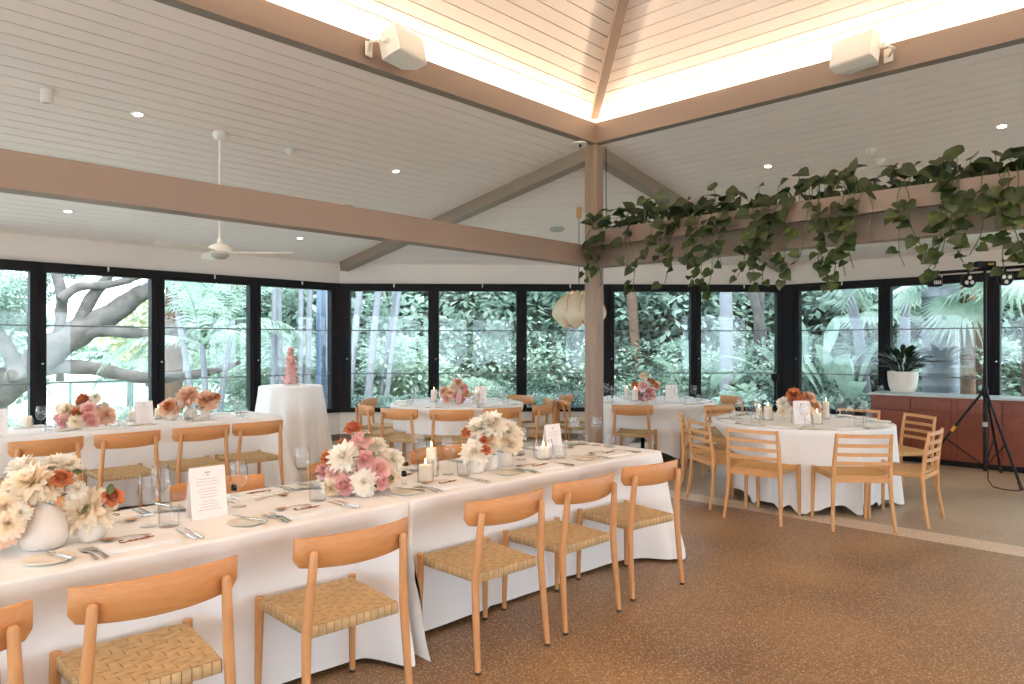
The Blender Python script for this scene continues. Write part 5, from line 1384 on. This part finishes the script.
def palm(base, label, trunks, nf, ln, leaf, mat, seed, bark='palmbark', group=None):
    """trunks: list of (dx, dy, lean x, lean y, height, radius)"""
    r_ = random.Random(seed); t = root('garden_palm', label, 'palm', base, 0, group)
    for dx, dy, lx, ly, h, rr_ in trunks:
        mb = MB(); pts = [(dx+lx*u**1.3, dy+ly*u**1.3, -.0+h*u) for u in [i/10 for i in range(11)]]
        mb.tube(pts, [rr_*(1.25-.35*i/10) for i in range(11)], 10); tr = mb.build('trunk', M[bark], t, smooth=60)
        for k in range(nf):
            f_ = MB(); s_ = MB(); frond(f_, pts[-1], 2*PI*k/nf+r_.uniform(-.3,.3), r_.uniform(.1,1.25), ln*r_.uniform(.8,1.15), leaf, r_, s_, r_.uniform(1.2,2.2))
            f_.v += s_.v and []; b = len(f_.v); f_.v += s_.v; f_.f += [tuple(i+b for i in q) for q in s_.f]; f_.m += s_.m
            f_.build('frond', mat, t, smooth=0)
    return t
palm(spot(208,12.4), 'clump palm with arching feather fronds behind the bud vases', [(0,0,-.1,0,1.75,.05),(.2,.1,.35,.1,2.2,.045),(-.15,.1,-.35,.1,2.6,.045)], 8, 1.6, .42, M['fol_b'], 1)
palm(spot(300,13.2), 'cluster of slender pale palm stems behind the cake table', [(0,0,.05,0,5.2,.042),(-.28,.2,-.10,0,5,.05),(.22,.15,.16,.0,5,.05),(.42,-.1,.25,.05,4.8,.042),(-.5,.1,.1,0,5,.04)], 4, 1.7, .4, M['fol_y'], 2)
palm(spot(366,13.6), 'cluster of leaning pale palm stems in the first middle window', [(0,0,.45,-.15,4.6,.065),(.28,-.2,.55,-.2,4.6,.042),(-.3,.2,.5,-.1,4.6,.06),(.36,.1,.75,-.15,4.8,.04)], 4, 1.8, .42, M['fol_b'], 3)
palm(spot(172,13.6), 'palm with hanging straw-coloured roots behind the first bud vase', [(0,0,.05,0,3.2,.16)], 7, 1.8, .5, M['fol_y'], 4, 'brownbark')
palm(spot(130,16), 'small feather palm on the bright lawn behind the limbs', [(0,0,0,0,1.2,.06)], 8, 1.3, .35, M['fol_b'], 5)
palm(spot(985,12.6), 'rough-barked feather palm behind the light stand', [(0,0,.05,0,3.4,.14)], 9, 1.9, .5, M['fol_b'], 6, 'brownbark')
palm(spot(905,13.2), 'feather palm with drooping fronds left of the great smooth trunk', [(0,0,.0,0,2.9,.09)], 9, 1.7, .5, M['fol_a'], 7)
# fan palms
def fanleaf(mb, c, d, up, r, nb, r_):
    d = Vector(d).normalized(); up = Vector(up); s = d.cross(up).normalized(); n = s.cross(d)
    for k in range(nb):
        a = (k/(nb-1)-.5)*rad(230); q = d*math.cos(a)+s*math.sin(a); l = r*(1-.25*abs(k/(nb-1)-.5))
        sd = q.cross(n).normalized(); m_ = Vector(c)+q*l*.55+n*.02; e = Vector(c)+q*l-Vector((0,0,l*.22))
        mb.add([c, m_+sd*r*.045, e, m_-sd*r*.045], [(0,1,2,3)])
def fanpalm(base, h, label, seed, n=14, ln=.9, r=.75, lean=0):
    r_ = random.Random(seed); t = root('fan_palm', label, 'palm', base)
    mb = MB(); mb.tube([(0,0,0),(lean*.4,0,h*.5),(lean,0,h)], [.12,.10,.11], 10); mb.build('trunk', M['brownbark'], t, smooth=60)
    for k in range(n):
        a = 2*PI*k/n*1.6+r_.uniform(-.3,.3); e = r_.uniform(-.5,1.1); d = Vector((math.cos(a)*math.cos(e),math.sin(a)*math.cos(e),math.sin(e))); p0 = Vector((lean,0,h)); p1 = p0+d*ln
        mb = MB(); mb.tube([p0,p1], [.014,.009], 5, cap=False); fanleaf(mb, p1, d+Vector((0,0,-.45)), (0,0,1), r*r_.uniform(.85,1.15), 26, r_); mb.build('fan_leaf', M['fol_b'], t, smooth=0)
    return t
fanpalm(spot(968,11.2), 2.75, 'fan palm with pale pleated leaves between great trunk and stand pole', 1, 13, .8, .75)
fanpalm(spot(1030,10.6), 2.6, 'fan palm with pale pleated leaves at the picture edge', 2, 12, .8, .8)
fanpalm(spot(880,15), 2.2, 'fan palm low behind the mullion left of the white pot', 3, 12, .8, .7)
# single trunks
def pole_trunk(label, pts, d, r_px, bark, rings=0, nm='tree_trunk'):
    b = G2(pts[0][0], pts[0][1], d); t = root(nm, label, 'tree', (b.x,b.y,-.25))
    P_ = [G2(px,py,d)-Vector((b.x,b.y,-.25)) for px, py in pts]; P_.append(P_[-1]+(P_[-1]-P_[-2]).normalized()*3.2)
    mb = MB(); r = r_px*d/F
    if rings:
        a, e = P_[0], P_[-1]; n = rings; Q = []; S = []
        for i in range(n+1):
            for u, k in ((0,1.0),(.06,1.035),(.14,1.03),(.2,1.0)):
                Q.append(a.lerp(e, (i+u)/(n+1))); S.append(r*k*(1.06-.06*i/n))
        mb.tube(Q, S, 24)
    else: mb.tube(P_, [r*1.1]+[r]*(len(P_)-2)+[r*.7], 12)
    mb.build('trunk', M[bark], t, smooth=60)
    meshobj('foliage', R.choice(CR['b']), t, P_[-1], (1.6,1.6,1.1), 0)
    return t
def gpy(d): return HOR+(CH+.25)*F/d
pole_trunk('great smooth pale palm trunk behind the white pot', [(941,gpy(11.8)),(940,300)], 11.8, 15.5, 'palmbark', 26)
pole_trunk('slim pale trunk in the fifth middle window, left of two', [(727,gpy(14)),(726,300)], 14, 6.2, 'palmbark')
pole_trunk('slim leaning grey trunk in the fifth middle window, right of two', [(768,gpy(15)),(762,330),(752,292)], 15, 4.5, 'bark')
pole_trunk('straight grey trunk near the right jamb of fifth middle window', [(759,gpy(15.5)),(759,300)], 15.5, 5, 'bark')
pole_trunk('leaning pale trunk in the window left of the sideboard', [(872,gpy(13.2)),(858,330),(848,292)], 13.2, 5, 'palmbark')
pole_trunk('dark leaning trunk in the fourth middle window', [(638,gpy(16)),(634,330),(632,300)], 16, 5, 'brownbark')
# broad paddle leaves
def paddle(px, d, n, h, label, seed):
    r_ = random.Random(seed); t = root('banana_plant', label, 'plant', spot(px,d))
    for k in range(n):
        a = 2*PI*k/n+r_.uniform(-.3,.3); lf = MB(); b0 = Vector((0,0,0)); e = r_.uniform(.9,1.4); dd_ = Vector((math.cos(a)*math.cos(e),math.sin(a)*math.cos(e),math.sin(e))); p1 = dd_*h*r_.uniform(.5,.75)
        lf.tube([b0,p1], [.03,.018], 6, cap=False)
        sd = Vector((-math.sin(a),math.cos(a),0)); q = p1.copy(); d2 = dd_.copy(); ln = r_.uniform(.7,1.05); vs = []
        for i in range(9):
            w_ = .14*math.sin(PI*(.06+.9*i/8))**.6; vs += [q-sd*w_+Vector((0,0,w_*.25)), q.copy(), q+sd*w_+Vector((0,0,w_*.25))]
            d2 = (d2+Vector((0,0,-.13))).normalized(); q = q+d2*ln/8
        lf.add(vs, [(i*3+j,i*3+j+1,i*3+4+j,i*3+3+j) for i in range(8) for j in range(2)])
        lf.build('leaf', M['fol_a'], t, smooth=70)
paddle(815, 13.2, 9, 2.4, 'banana plant with wide paddle leaves right of the corner mullion', 1)
paddle(845, 12.4, 8, 1.7, 'low banana plant in the window left of the sideboard', 2)
paddle(700, 14.5, 8, 1.6, 'low banana plant behind the fourth mullion', 3)
# fence along the lawn and a covered post outside the corner
t = root('pool_fence', 'clear pool fence with steel posts and top rail on the lawn', 'fence', spot(60,14.2)); o0 = Vector(t.location)
a, b = G(-60,13.6,-.25), G(250,14.8,-.25)
mb = MB(); mb.tube([a-o0+Vector((0,0,1.0)), b-o0+Vector((0,0,1.0))], .016, 8); mb.build('top_rail', M['fence'], t)
for k in range(6):
    p = a.lerp(b, k/5)-o0; mb = MB(); mb.tube([p, p+Vector((0,0,1.3 if k == 3 else 1.02))], .028, 8); mb.build('fence_post', M['fence'], t)
    if k < 5:
        q = a.lerp(b,(k+1)/5)-o0; mb = MB(); mb.bar(p.lerp(q,.03)+Vector((0,0,.5)), p.lerp(q,.97)+Vector((0,0,.5)), .008, .9); mb.build('glass_panel', M['pane'], t, smooth=0)
p = spot(321,11.9)
t = root('folded_parasol', 'folded blue-grey garden parasol standing outside the corner window', 'parasol', p)
mb = MB(); mb.lathe([(0,0),(.24,0),(.24,.06),(.05,.08),(0,.08)], 20); mb.build('base', M['fence'], t)
mb = MB(); mb.tube([(0,0,.05),(0,0,3.0)], .022, 10); mb.build('pole', M['fence'], t)
mb = MB(); n = 24; prof = [(.03,2.95),(.07,2.6),(.085,2.0),(.075,1.5),(.09,1.0),(.10,.62),(.06,.6)]; vs = [(r*(1+.18*math.cos(6*2*PI*k/n))*math.cos(2*PI*k/n), r*(1+.18*math.cos(6*2*PI*k/n))*math.sin(2*PI*k/n), z) for r, z in prof for k in range(n)]
mb.add(vs, [(i*n+k,i*n+(k+1)%n,(i+1)*n+(k+1)%n,(i+1)*n+k) for i in range(len(prof)-1) for k in range(n)]); mb.build('canopy', M['bluegrey'], t, smooth=60)
